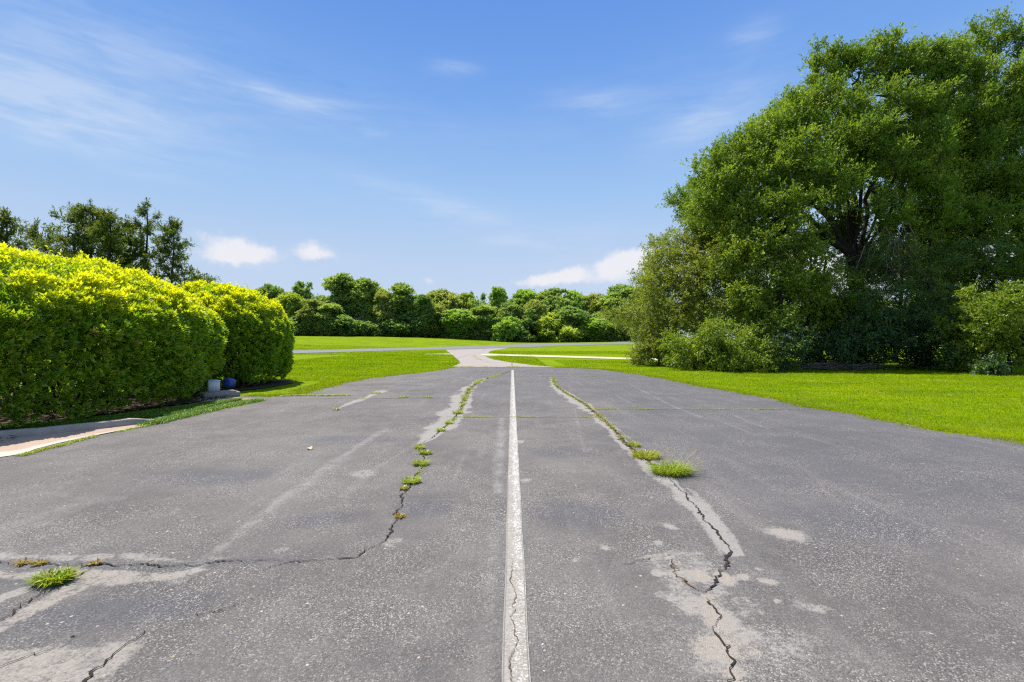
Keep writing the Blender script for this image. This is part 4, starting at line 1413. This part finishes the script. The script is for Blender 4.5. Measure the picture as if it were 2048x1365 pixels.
def clumps(mb, C, dirs, g, tw=10, lt=.8, lv=14, L=.13, Wd=.05, up=.35, out=.6, rnd=.75, flat=1.0, var_s=.16, droop=0.0, tone=None):
    """Leafy twigs radiating from each cluster centre."""
    n = len(C)
    ctone = np.clip(g.normal(.42, .16, n), 0, .86) if tone is None else tone
    Ci = np.repeat(C, tw, 0)
    Di = np.repeat(dirs, tw, 0)
    D = nrm(Di * out + np.array([0, 0, up]) + g.normal(0, rnd, (n * tw, 3)) * np.array([1, 1, flat]))
    Lt = lt * g.uniform(.5, 1.2, n * tw)
    t = g.random((n * tw, lv)) ** .7
    P = Ci[:, None] + D[:, None] * (t * Lt[:, None])[..., None]
    P[..., 2] -= droop * (t * Lt[:, None]) ** 2
    P = P.reshape(-1, 3) + g.normal(0, .05 * lt, (n * tw * lv, 3))
    Dl = np.repeat(D, lv, 0) * .7 + g.normal(0, .6, (len(P), 3))
    Nl = g.normal(0, .55, (len(P), 3)) + np.array([0, 0, .8])
    s = g.uniform(.7, 1.3, len(P))
    v = np.clip(np.repeat(np.repeat(ctone, tw), lv) + g.normal(0, var_s, len(P)), 0, 1)
    leaves(mb, P, Dl, Nl, L * s, Wd * s, .1, var=v)


def lobe_pts(lobes, g, dens):
    """Cluster centres spread through ellipsoid lobes, most near their surface."""
    out = []
    for (x, y, z, rx, ry, rz) in lobes:
        n = max(3, int(dens * (rx * ry * rz) ** (2 / 3)))
        d = rdir(n, g)
        r = g.random(n) ** .4
        out.append(np.array([x, y, z]) + d * r[:, None] * np.array([rx, ry, rz]))
    C = np.concatenate(out)
    return C


def tree(name, label, cat, base, trunk_top, r0, lobes, dens, leaf, bark, seed, group=None, bend=0.0, rtip=.012, power=.5, rise=.9, trunk_n=9, minz=.3, limbs=(), **ck):
    g = np.random.default_rng(seed)
    base = np.asarray(base, float)
    o = empty(name, base)
    t = np.linspace(0, 1, trunk_n)[:, None]
    top = np.asarray(trunk_top, float) - base
    trunk = top * t + np.array([bend, bend * .5, 0]) * np.sin(t * math.pi) + np.r_[np.zeros((1, 3)), g.normal(0, .05, (trunk_n - 1, 3))]
    C = lobe_pts([(l[0] - base[0], l[1] - base[1], l[2] - base[2], *l[3:]) for l in lobes], g, dens)
    C = C[C[:, 2] > minz]
    mb, dirs = skeleton(trunk, r0, C, g, rtip, power, rise, limbs=[np.asarray(l) - base for l in limbs])
    mb.build("trunk", M[bark], o, smooth=True)
    mb = MB()
    cen = C.mean(0)
    dirs = nrm(dirs + nrm(C - cen) * .6)
    clumps(mb, C, dirs, g, **ck)
    mb.build("crown", LM[leaf], o)
    tag(o, label, cat, group)
    return o


def lob(px, py, r, Y, sq=1.0, rz=1.0, back=0.0):
    p = W3(px, py, Y)
    m_ = r / F * Y
    return (p[0], p[1], p[2], m_, m_ * sq, m_ * rz)


def deepen(L, g, dy=4.5, js=1.2):
    """The far side of the crown: lobes behind the front ones."""
    out = list(L)
    c = np.mean(np.array(L)[:, :3], 0)
    for l in L:
        out.append((c[0] + (l[0] - c[0]) * .84 + g.normal(0, js * .4), l[1] + dy * g.uniform(.7, 1.3), c[2] + (l[2] - c[2]) * .86 + g.normal(-.2, .4), l[3], l[4], l[5]))
    return out


g_ = np.random.default_rng(5)
GR = "trees and shrubs of the copse at the right"
# the big oak
L1 = [lob(a[0] + (14 if a[1] < 300 else 4), a[1] + (42 if a[1] < 240 else 26 if a[1] < 320 else 8), *a[2:]) for a in ((1405, 360, 30, 26), (1500, 270, 36, 26.5), (1575, 195, 38, 27.5), (1640, 90, 34, 28.5), (1700, 70, 34, 28.5), (1770, 75, 36, 28.5), (1825, 80, 36, 28.5), (1425, 330, 40, 26), (1470, 290, 46, 26.5), (1530, 262, 50, 27), (1590, 235, 45, 27.5), (1620, 165, 44, 28), (1665, 115, 44, 28.5), (1735, 100, 50, 28.5), (1795, 115, 44, 28.5), (1850, 110, 46, 29),
                         (1450, 390, 50, 25), (1530, 350, 62, 25.5), (1610, 310, 62, 25.5), (1680, 230, 66, 26), (1760, 200, 66, 26.5), (1835, 210, 60, 27), (1660, 370, 50, 24.5), (1750, 310, 64, 25.5), (1830, 320, 60, 26),
                         (1580, 425, 52, 24), (1770, 420, 44, 24.5), (1850, 420, 55, 25.5), (1490, 455, 48, 25), (1415, 430, 34, 25.5))]
b = W3(1712, 738, 26.2)
tree("oak_tree", "tallest broad oak with dark forked trunk, middle of the right hand copse", "tree", (b[0], b[1], 0), W3(1712, 520, 26.3), .50, deepen(L1, g_), 11.5, 'oak', 'bark_dark', 21, GR, .15, .011, .5, 1.0, 8, limbs=[W3(*q) for q in ((1490, 350, 25.8), (1560, 285, 26.5), (1640, 190, 27.8), (1705, 170, 28), (1790, 200, 28), (1850, 260, 27), (1600, 420, 24.8), (1800, 400, 25.5), (1730, 280, 30), (1650, 300, 31))],
     tw=14, lt=.98, lv=17, L=.16, Wd=.066, up=.8, out=.45, rnd=.5)
L2 = [lob(a[0], a[1] + (36 if a[1] < 180 else 10), *a[2:]) for a in ((1890, 100, 40, 29), (1880, 170, 46, 28.5), (1945, 75, 44, 30), (1980, 45, 36, 30), (2040, 75, 50, 29.5), (1905, 135, 46, 29), (1960, 150, 60, 28.5), (2040, 170, 70, 28), (1920, 235, 60, 28), (2000, 265, 70, 27.5), (2090, 130, 60, 29), (2090, 270, 80, 27.5),
                         (1920, 330, 60, 27), (2010, 370, 66, 26.5), (2090, 390, 80, 26), (1900, 440, 60, 26), (1990, 470, 60, 25.5), (2080, 500, 70, 25), (2150, 200, 90, 29), (2180, 360, 90, 27), (1890, 520, 55, 25.5), (1980, 560, 50, 25))]
b = W3(2060, 738, 27)
tree("oak_tree", "tall leaning oak with streaming foliage cut by the right edge of the photo", "tree", (b[0], b[1], 0), W3(2040, 480, 27.5), .45, deepen(L2, g_), 9.5, 'oak', 'bark_dark', 22, GR, .2, .011, .5, 1.0, 8, limbs=[W3(*q) for q in ((1930, 170, 28.5), (1980, 120, 29.5), (2040, 150, 29), (1910, 300, 27.5), (1900, 440, 26.3), (2090, 260, 28), (2150, 330, 28), (1990, 330, 31))],
     tw=14, lt=1.05, lv=17, L=.16, Wd=.064, up=.7, out=.5, rnd=.45)
# fine leaved elm at the left end
L3 = [lob(*a) for a in ((1330, 510, 36, 28), (1375, 480, 40, 28.5), (1430, 470, 40, 28.5), (1310, 560, 36, 27.5), (1365, 550, 50, 27), (1430, 550, 55, 27), (1290, 615, 32, 27), (1340, 625, 46, 26.5), (1405, 630, 50, 26), (1295, 665, 30, 27), (1350, 690, 40, 26), (1470, 510, 40, 27), (1480, 600, 45, 26))]
b = W3(1400, 735, 27.5)
tree("elm_tree", "pale fine leaved elm at the left end of the copse, reaching out over the lawn", "tree", (b[0], b[1], 0), W3(1395, 500, 28), .2, deepen(L3, g_, 3.2), 14, 'elm', 'bark', 23, GR, .2, .010, .5, .7, 8,
     tw=11, lt=.75, lv=14, L=.125, Wd=.055, up=.2, out=.6, rnd=.7, droop=.25)
# maple in front of the oak
L4 = [lob(*a) for a in ((1520, 430, 42, 24), (1560, 470, 50, 23.5), (1500, 500, 45, 23.5), (1610, 510, 45, 23.5), (1545, 545, 50, 23), (1500, 590, 40, 23), (1590, 590, 50, 23), (1540, 640, 45, 22.5), (1630, 560, 36, 23.5), (1470, 440, 30, 24.5))]
b = W3(1560, 742, 23.6)
tree("maple_tree", "young mid green tree in front of the big oak's left side", "tree", (b[0], b[1], 0), W3(1555, 470, 24), .13, deepen(L4, g_, 2.2, .6), 14, 'maple', 'bark', 24, GR, .1, .009, .5, .7, 8,
     tw=10, lt=.7, lv=13, L=.14, Wd=.07, up=.1, out=.6, rnd=.75)
# a thin pole stemmed tree next to it
L5 = [lob(*a) for a in ((1640, 470, 36, 25), (1625, 620, 30, 24), (1660, 560, 40, 24.5), (1690, 640, 36, 24.5), (1640, 700, 26, 24))]
b = W3(1608, 742, 24.5)
tree("slender_tree", "slender tree with two dark stems below the big oak", "tree", (b[0], b[1], 0), W3(1622, 500, 25), .11, deepen(L5, g_, 1.8, .5), 9, 'maple', 'bark_dark', 25, GR, .1, .009, .5, .7, 8,
     tw=9, lt=.65, lv=12, L=.13, Wd=.06, up=.1, out=.6, rnd=.75)
# pine with spreading boughs on the right
L6 = [lob(a, b_, r, y, 1.0, .45) for a, b_, r, y in ((1740, 520, 50, 24), (1800, 500, 60, 24), (1860, 530, 60, 24), (1930, 515, 60, 24.5), (1990, 530, 60, 24.5), (1760, 590, 60, 23.5), (1840, 590, 60, 23.5), (1910, 600, 60, 23.5), (1810, 650, 60, 23), (1890, 650, 55, 23), (1730, 650, 40, 24), (2040, 560, 60, 25))]
b = W3(1850, 740, 25)
tree("pine_tree", "dark pine with level drooping boughs, right of the oak trunk", "tree", (b[0], b[1], 0), W3(1860, 480, 25.5), .2, deepen(L6, g_, 2.5, .6), 11, 'pine', 'bark_dark', 26, GR, .15, .010, .5, 1.2, 9,
     tw=11, lt=.8, lv=16, L=.17, Wd=.028, up=-.05, out=.7, rnd=.6, flat=.5, droop=.3)
# shrubs along the foot
shr = [("dark_shrub", "dark blue green domed shrub in shade under the oak, right of the brush pile", 'holly', 22.5, 1722, 744, ((1690, 690, 45), (1730, 660, 50), (1765, 690, 42), (1660, 705, 30), (1730, 705, 45)), 31, 13),
       ("dark_shrub", "dark shrub between the domed shrub and the sunlit bush on the right", 'holly', 22.5, 1860, 745, ((1830, 650, 45), (1870, 680, 50), (1910, 650, 45), (1850, 705, 40), (1920, 700, 36)), 32, 12),
       ("maple_bush", "sunlit yellow green bush at the right edge of the photo", 'maple', 19.6, 2020, 748, ((1985, 610, 36), (2030, 600, 42), (1960, 640, 32), (2010, 655, 45), (2060, 640, 45), (1975, 690, 36), (2030, 700, 40), (1950, 715, 26), (1985, 728, 22)), 33, 13),
       ("low_bush", "low pale leafed bush hanging over the lawn at the copse's left tip", 'elm', 26, 1318, 732, ((1285, 705, 20), (1310, 700, 26), (1340, 708, 26), (1320, 685, 22)), 34, 20),
       ("hedgerow_bush", "mid green bush at the foot of the elm", 'maple', 22.5, 1390, 741, ((1365, 705, 34), (1405, 690, 36), (1380, 725, 26), (1430, 715, 34)), 35, 15),
       ("hedgerow_bush", "yellow speckled bush in front, between elm and young maple", 'maple', 21.5, 1470, 744, ((1445, 700, 36), (1490, 680, 36), (1475, 722, 30), (1520, 712, 32), (1450, 665, 30)), 36, 13),
       ("hedgerow_bush", "dark bush in front of the slender tree's stems", 'holly', 21.5, 1560, 746, ((1545, 700, 36), (1585, 715, 30), (1555, 728, 26), (1600, 690, 30)), 37, 12),
       ("hedgerow_bush", "leafy green bush hiding the foot of the big oak's trunk", 'maple', 24.0, 1680, 742, ((1665, 640, 42), (1700, 600, 40), (1650, 585, 36), (1740, 625, 38), (1690, 680, 40)), 40, 12),
       ("low_bush", "tiny rounded dark bush at the lawn's edge near the right side", 'holly', 19.5, 1978, 748, ((1978, 733, 17), (1990, 738, 15), (1965, 738, 15)), 38, 26),
       ("low_bush", "small weedy bush at the lawn's edge below the yellow speckled bush", 'maple', 20.8, 1500, 745, ((1490, 734, 16), (1525, 736, 15), (1460, 736, 14)), 39, 24)]
for nm, lb, lf, Y, bx, by, ls, sd_, dn in shr:
    ls = [lob(a, b_, r, Y + .4 * math.sin(a)) for a, b_, r in ls]
    b = W3(bx, by, Y + .6)
    tree(nm, lb, "shrub" if nm != "maple_bush" else "bush", (b[0], b[1], 0), (b[0], b[1] + .3, max(.6, np.mean([l[2] for l in ls]) * .8)), .06, deepen(ls, g_, 1.4, .3), dn * 1.5, lf, 'bark_dark', sd_, GR, .05, .007, .5, .5, 5,
         minz=.12, tw=9, lt=.5, lv=12, L=.12, Wd=.055, up=.15, out=.6, rnd=.8)
# more trunks and understorey deeper in the copse
for k, (px, Y, h, lab) in enumerate(((1500, 31, 8, "dim understorey tree deep in the copse behind the young maple"), (1640, 32, 9, "dim understorey tree deep in the copse behind the oak trunk"), (1790, 31, 9, "dim understorey tree deep in the copse behind the pine"), (1920, 30, 8, "dim understorey tree deep in the copse behind the dark shrub"), (2100, 28, 8, "dim understorey tree beyond the right edge of the copse"))):
    b = W3(px, 735, Y)
    ls = [(b[0] + g_.normal(0, 1.6), b[1] + g_.normal(0, 1.2), z_, 1.7, 1.5, 1.2) for z_ in np.linspace(1.4, h, 7)]
    tree("understorey_tree", lab, "tree", (b[0], b[1], 0), (b[0] + .4, b[1], h * .8), .14, ls, 12, 'holly', 'bark_dark', 50 + k, GR, .2, .010, .5, .7, 8, tw=9, lt=.8, lv=11, L=.17, Wd=.08, up=.1, out=.6, rnd=.8)
# dead hanging twigs in front of the oak trunk
o = empty("dead_branch", W3(1790, 470, 23.6))
g = np.random.default_rng(77)
mb = MB()
for k in range(16):
    p = np.array([g.uniform(-1.6, .8), g.uniform(-.3, .5), g.uniform(-.6, .6)])
    d = np.array([g.normal(.1, .5), g.normal(0, .3), -1.0])
    t = np.linspace(0, 1, 7)[:, None]
    L = g.uniform(1.0, 2.4)
    P = p + d * L * t + g.normal(0, .07, (7, 3)) * t
    tube(mb, P, np.linspace(.03, .008, 7), 5)
    for f in range(7):
        q = P[g.integers(2, 7)]
        dd = np.array([g.normal(0, .8), g.normal(0, .5), g.normal(-.5, .4)])
        tube(mb, q + dd * g.uniform(.3, .7) * np.linspace(0, 1, 4)[:, None] ** np.array([1, 1, 1.3]), np.linspace(.010, .004, 4), 4)
mb.build("twigs", M['dead'], o)
tag(o, "bare grey brown dead twigs hanging beside the oak trunk", "branch")
# brush pile at the foot of the copse
o = empty("brush_pile", (*G(1670, 741), 0))
mb = MB()
for k in range(120):
    p = np.array([g.normal(0, 1.0), g.normal(0, .3), .03])
    a = g.normal(0, .35)
    L = g.uniform(.5, 1.6)
    t = np.linspace(-.5, .5, 5)[:, None]
    P = p + np.array([math.cos(a), math.sin(a) * .6, g.normal(0, .12)]) * L * t + np.array([0, 0, .28 * g.random()]) + g.normal(0, .02, (5, 3))
    P[:, 2] = np.maximum(P[:, 2], .015)
    tube(mb, P, np.linspace(.016, .006, 5) * g.uniform(.7, 1.5), 5)
mb.build("sticks", M['dead'], o)
tag(o, "low pile of cut dead sticks lying under the copse at the lawn's edge", "brush pile")

# ------------------------------------------------------------------ cedars behind the hedges
GC = "cedar trees rising behind the hedges"


def cedar(px, top, Y, wid, label, seed, spread=1.0, dens=1.0, lean=0.0, name="cedar_tree", low=.9):
    g = np.random.default_rng(seed)
    p = W3(px, top, Y)
    H = p[2]
    o = empty(name, (p[0], p[1], 0))
    tz = np.linspace(0, 1, 12)
    trunk = np.c_[lean * tz ** 2 + .04 * np.sin(tz * 9), .05 * np.cos(tz * 7), tz * H]
    C = []
    nb = int(64 * dens)
    for k in range(nb):
        h = low + (H - low - .15) * ((k + g.random()) / nb) ** 1.15
        fr = 1 - h / H
        rr = wid * 1.45 * fr ** 1.05 * g.uniform(.5, 1.2) + .06
        a = k * 2.399 + g.normal(0, .3)
        for q in np.linspace(.35, 1, max(2, int(rr / .45))):
            C.append((lean * (h / H) ** 2 + math.cos(a) * rr * q, math.sin(a) * rr * q, min(h + .35 * rr * q * spread + g.normal(0, .08), H - .05)))
    C = np.array(C)
    mb, dirs = skeleton(trunk, .024 * H ** .8, C, g, .006, .5, .5, sides=4, tip=.12)
    mb.build("trunk", M['bark_dark'], o, smooth=True)
    mb = MB()
    clumps(mb, C, dirs, g, tw=8, lt=.50, lv=13, L=.16, Wd=.04, up=.3 * spread, out=1.1, rnd=.38, var_s=.2)
    # leader
    Ct = np.c_[np.full(8, lean), np.zeros(8), H + np.linspace(-.8, .05, 8)]
    clumps(mb, Ct, np.tile([0, 0, 1.0], (8, 1)), g, tw=4, lt=.22, lv=5, L=.12, Wd=.03, up=.7, out=.3, rnd=.6)
    mb.build("crown", LM['cedar'], o)
    tag(o, label, "tree", GC)
    return o


cedar(182, 408, 24, 1.9, "dark cedar with the highest pointed tip behind the wide hedge", 61)
cedar(218, 425, 23, 1.5, "narrow cedar with a thin spire right of the highest tip", 62, 1.0, .8)
cedar(258, 445, 24.5, 1.7, "bushy lower cedar between two thin spires", 63)
cedar(292, 412, 24, 1.9, "sparse cedar with a bare thin dark spire", 64, 1.1, .5, name="cedar_tree")
cedar(345, 445, 23.5, 2.1, "rightmost cedar, its boughs sloping down towards the smaller hedge", 65, .6, .9)
cedar(398, 556, 22, 1.2, "short cedar peeping over the join of the two hedges", 66, .6, .8)
cedar(10, 425, 22, 1.6, "cedar cut by the left edge of the photo", 67, .8, .9)
cedar(-60, 400, 23, 2.2, "cedar just left of the photo's edge", 68)
L7 = [lob(a, b_, r, y, 1, .6) for a, b_, r, y in ((140, 440, 32, 25), (175, 450, 34, 25), (105, 470, 36, 25), (150, 485, 45, 24.5), (75, 480, 30, 25), (200, 480, 40, 25), (100, 520, 50, 24.5), (180, 530, 50, 24.5), (240, 520, 45, 25), (40, 500, 30, 25))]
b = W3(140, 735, 25)
tree("juniper_tree", "broad flat topped juniper with bronze tips left of the cedars", "tree", (b[0], b[1], 0), W3(145, 470, 25), .2, L7, 12, 'cedar', 'bark_dark', 70, GC, .2, .01, .5, .8, 8, tw=10, lt=.6, lv=14, L=.17, Wd=.045, up=.25, out=.7, rnd=.55, var_s=.25)

# ------------------------------------------------------------------ the far edge of the wood
def far_proto(kind, seed):
    g = np.random.default_rng(seed)
    mbc, mbt = MB(), MB()
    lob_ = []
    if kind == 'round':
        H, Wd_ = 12.0, 4.6
        for k in range(30):
            d = rdir(1, g)[0]
            d[2] = abs(d[2]) * 1.0 - .35
            lob_.append((d[0] * Wd_ * .72, d[1] * Wd_ * .72, 6.6 + d[2] * 4.6, g.uniform(1.1, 1.9)))
        lob_ += [(0, 0, 3.5, 2.6), (0, 0, 6.0, 3.2), (.6, .3, 8.6, 2.8), (-1.4, 0, 5, 2.4), (1.5, .2, 5, 2.4)]
    elif kind == 'tall':
        H, Wd_ = 13.5, 4.0
        for k in range(34):
            z = g.uniform(2.0, 12.6)
            w = Wd_ * (1 - (abs(z - 6.5) / 8) ** 2) * .8
            a = g.uniform(0, 6.28)
            q = g.uniform(.5, 1)
            lob_.append((math.cos(a) * w * q, math.sin(a) * w * q, z, g.uniform(1.0, 1.7)))
        lob_ += [(0, 0, z_, 2.6 - abs(z_ - 6) * .16) for z_ in (2.5, 5, 7.5, 9.8, 11.6)]
    elif kind == 'cone':
        H, Wd_ = 9.0, 3.2
        for k in range(26):
            z = g.uniform(.8, 8.6)
            w = Wd_ * (1 - z / 9.2) * .9
            a = g.uniform(0, 6.28)
            lob_.append((math.cos(a) * w, math.sin(a) * w, z, .5 + .8 * (1 - z / 9)))
    elif kind == 'bush':
        H, Wd_ = 5.0, 3.2
        for k in range(20):
            d = rdir(1, g)[0]
            lob_.append((d[0] * 2.6, d[1] * 2.3, 2.3 + d[2] * 1.9, g.uniform(.8, 1.4)))
        lob_ += [(0, 0, 1.8, 1.9), (1, 0, 1.3, 1.3), (-1, 0, 1.3, 1.3)]
    else:   # open
        H, Wd_ = 12.0, 4.2
        for k in range(20):
            d = rdir(1, g)[0]
            lob_.append((d[0] * 3.6, d[1] * 3.6, 8.0 + d[2] * 3.2, g.uniform(.8, 1.3)))
    lob_ = np.array(lob_)
    # skirt of leaves down to the ground so that the wood's edge is closed
    C = []
    tone = []
    for l in lob_:
        n = int(16 * l[3] ** 2) + 4
        d = rdir(n, g)
        d[:, 2] = np.where(d[:, 2] < -.75, -d[:, 2], d[:, 2])
        C.append(l[:3] + d * l[3] * (g.random((n, 1)) ** .3) * np.array([1, 1, .8]))
        tone.append(np.full(n, np.clip(g.normal(.45, .2), .05, .85)))
    if kind in ('round', 'tall'):
        n = 420
        a = g.uniform(0, 6.28, n)
        C.append(np.c_[np.cos(a) * g.uniform(.3, .8, n) * Wd_ * .8, np.sin(a) * g.uniform(.3, .8, n) * Wd_ * .8, g.uniform(.3, 8.5, n)])
        tone.append(np.clip(g.normal(.42, .2, n), 0, .85))
    C = np.concatenate(C)
    tone = np.concatenate(tone)
    C = C[(k := C[:, 2] > .25)]
    tone = tone[k]
    clumps(mbc, C, nrm(C - np.array([0, 0, H * .5])), g, tw=5, lt=.7, lv=7, L=.34, Wd=.20, up=.3, out=.7, rnd=.7, var_s=.1, tone=tone)
    tube(mbt, [(0, 0, 0), (.1, 0, H * .3), (0, .1, H * .6), (.1, 0, H * .85)], [.28, .22, .15, .06], 7)
    for q in range(7):
        a = q * 2.4
        z = H * g.uniform(.3, .7)
        tube(mbt, [(0, 0, z), (math.cos(a) * Wd_ * .35, math.sin(a) * Wd_ * .35, z + 1.2), (math.cos(a) * Wd_ * .7, math.sin(a) * Wd_ * .7, z + 2.2)], [.1, .07, .03], 5)
    o = empty("proto", (0, 0, 0))
    t_ = mbt.build("trunk", M['bark'], o, smooth=True)
    c_ = mbc.build("crown", LM['far'], o)
    return {'root': o, 'trunk': t_, 'crown': c_, 'H': H, 'W': Wd_, 'used': False}


PROTO = {}
for kd, n in (('round', 4), ('tall', 4), ('cone', 1), ('bush', 3), ('open', 2)):
    for q in range(n):
        PROTO[(kd, q)] = far_proto(kd, 200 + 17 * q + len(kd))
NAMES = {'round': 'broadleaf_tree', 'tall': 'broadleaf_tree', 'cone': 'conical_tree', 'bush': 'bush', 'open': 'oak_tree'}
_ct = {}
GF = "trees and bushes at the far edge of the field"


def far_tree(px, hw, top, Y, kind, tint, label, base_py=None):
    q = _ct.get(kind, 0)
    _ct[kind] = q + 1
    n = sum(1 for k in PROTO if k[0] == kind)
    pr = PROTO[(kind, q % n)]
    x = (px - CX) / F * Y
    z0 = float(TZ(x, Y)[0])
    ztop = CH - (top - CY) / F * Y
    H = max(2.0, ztop - z0)
    w = hw * 1.04 / F * Y
    sx = w / pr['W']
    sz = H / (pr['H'] * 1.03)
    if not pr['used']:
        pr['used'] = True
        o, parts = pr['root'], [pr['trunk'], pr['crown']]
    else:
        o = pr['root'].copy()
        COL.objects.link(o)
        parts = []
        for k in ('trunk', 'crown'):
            c = pr[k].copy()
            COL.objects.link(c)
            c.parent = o
            parts.append(c)
    o.name = NAMES[kind]
    o.location = (x, Y, z0 - .15)
    o.scale = (sx, sx, sz)
    o.rotation_euler.z = (q * 2.1 + px) % 6.28
    for p in parts:
        p.color = (*tint, 1)
    tag(o, label, "bush" if kind == 'bush' else "tree", GF)


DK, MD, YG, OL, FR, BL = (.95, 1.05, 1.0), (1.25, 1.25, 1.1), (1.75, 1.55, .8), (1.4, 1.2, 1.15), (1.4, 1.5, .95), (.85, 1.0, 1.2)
FT = [(488, 30, 567, 124, 'round', DK, "dark round tree of the far wood showing just over the smaller hedge"),
      (540, 34, 558, 122, 'round', DK, "dark spreading tree of the far wood, first clear of the smaller hedge"),
      (612, 26, 560, 124, 'open', DK, "open dark oak of the far wood with sky showing through its crown"),
      (582, 34, 575, 114, 'round', YG, "light yellow green bushy tree in front of two dark far trees"),
      (628, 30, 597, 110, 'tall', OL, "greyish olive tree in front, below the open dark oak"),
      (685, 46, 548, 118, 'tall', MD, "tallest tree of the far wood, with a high domed dark crown"),
      (735, 34, 557, 116, 'tall', MD, "tall green tree touching the right side of the far wood's tallest"),
      (762, 26, 566, 126, 'round', YG, "pale yellow green crown peeping between two tall far trees"),
      (772, 28, 582, 112, 'tall', OL, "olive tree in front of the pale crown in the far wood"),
      (806, 38, 563, 115, 'tall', MD, "tall dark tree with two tops at the middle of the far wood"),
      (660, 30, 605, 109, 'tall', MD, "lower mid green tree at the foot of the far wood's tallest"),
      (842, 30, 590, 112, 'tall', DK, "dark tree sloping down to the dip of the far wood's skyline"),
      (886, 44, 569, 122, 'round', OL, "olive broad domed oak alone on the skyline right of the dip"),
      (868, 30, 606, 113, 'tall', OL, "brownish olive tree below the broad domed oak"),
      (928, 22, 583, 124, 'tall', YG, "thin pale tree right of the broad domed oak"),
      (912, 40, 611, 113, 'round', FR, "bright domed tree in front with a dark hollow beneath it"),
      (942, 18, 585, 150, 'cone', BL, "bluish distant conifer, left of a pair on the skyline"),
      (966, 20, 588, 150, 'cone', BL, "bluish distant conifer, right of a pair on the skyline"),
      (966, 32, 608, 116, 'tall', MD, "mid green tree under the pair of distant conifers"),
      (996, 26, 575, 126, 'tall', FR, "fresh green pointed tree rising above the wood's right half"),
      (1020, 28, 596, 120, 'round', MD, "rounded green tree right of the fresh green pointed one"),
      (1048, 36, 575, 126, 'tall', FR, "broad fresh green tree on the skyline left of the olive brown oak"),
      (1070, 28, 590, 119, 'round', OL, "olive brown oak in the middle of the wood's right half"),
      (1108, 38, 573, 126, 'tall', MD, "green tree with a flat top on the skyline under the long cloud"),
      (1146, 34, 571, 128, 'round', FR, "rounded bright tree on the skyline right of the flat topped one"),
      (1186, 34, 577, 127, 'round', OL, "olive rounded tree on the skyline left of the high right crown"),
      (1250, 52, 558, 124, 'round', MD, "high broad crown at the wood's right end beside the elm"),
      (1220, 36, 592, 122, 'tall', MD, "green tree in front of the high broad right crown"),
      (1096, 34, 618, 116, 'round', YG, "light green rounded tree above the yellowish bush"),
      (1138, 42, 604, 118, 'round', DK, "dark rounded tree in the middle of the right half of the wood"),
      (1010, 30, 633, 112.5, 'bush', FR, "bright bush at the field's edge left of the dark cone"),
      (1060, 30, 617, 114, 'cone', DK, "dark cone shaped tree at the road's edge in the far wood"),
      (1118, 38, 648, 114, 'bush', YG, "yellowish bush low at the road's edge"),
      (1184, 40, 630, 117, 'round', FR, "bright green tree in front, right of the yellowish bush"),
      (1245, 34, 634, 119, 'bush', MD, "mid green bush at the road beside the elm's edge"),
      (955, 30, 652, 114, 'bush', OL, "low olive bush at the field's edge under the mid green tree"),
      (880, 30, 655, 113.5, 'bush', DK, "low dark bush at the field's edge below the brownish tree"),
      (1152, 26, 652, 115.5, 'bush', YG, "small yellow bush between the yellowish bush and the bright tree"),
      (1225, 28, 655, 117.5, 'bush', OL, "low olive bush at the road, left of the last green bush"),
      (600, 36, 630, 110, 'bush', DK, "dark bush at the foot of the light yellow green tree"),
      (705, 40, 628, 109.5, 'bush', DK, "wide dark bush in shade at the foot of the two tallest trees"),
      (760, 36, 632, 111, 'bush', DK, "dark bush in shade at the foot of the olive tree"),
      (815, 40, 630, 112, 'bush', DK, "dark bush in shade at the foot of the two topped tree"),
      (1300, 44, 575, 126, 'tall', MD, "far tree glimpsed between the elm's branches")]
for a in FT:
    far_tree(*a)
for pr in PROTO.values():
    if not pr['used']:
        for k in ('trunk', 'crown', 'root'):
            bpy.data.objects.remove(pr[k])
# the deep wood behind, one mass
g = np.random.default_rng(90)
mb = MB()
for k in range(95):
    px = -300 + 2900 * k / 95 + g.normal(0, 12)
    Y = g.uniform(121, 140)
    x = (px - CX) / F * Y
    z0 = float(TZ(x, Y)[0])
    H = g.uniform(10.5, 13.5) if 450 < px < 1290 else g.uniform(10, 15)
    if 820 < px < 1000:
        H *= .88
    n = 360
    d = rdir(n, g)
    r = g.random((n, 1)) ** .33
    C = np.array([x, Y, z0 + H * .55]) + d * r * np.array([4.4, 3.0, H * .42])
    clumps(mb, C, d, g, tw=4, lt=.9, lv=6, L=.45, Wd=.28, up=.3, out=.7, rnd=.7, tone=np.full(n, np.clip(g.normal(.4, .2), 0, .8)))
o = mb.build("woodland", LM['far'])
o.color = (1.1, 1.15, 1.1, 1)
tag(o, "dense green wood standing behind the front row of far trees", "woodland", kind="stuff")
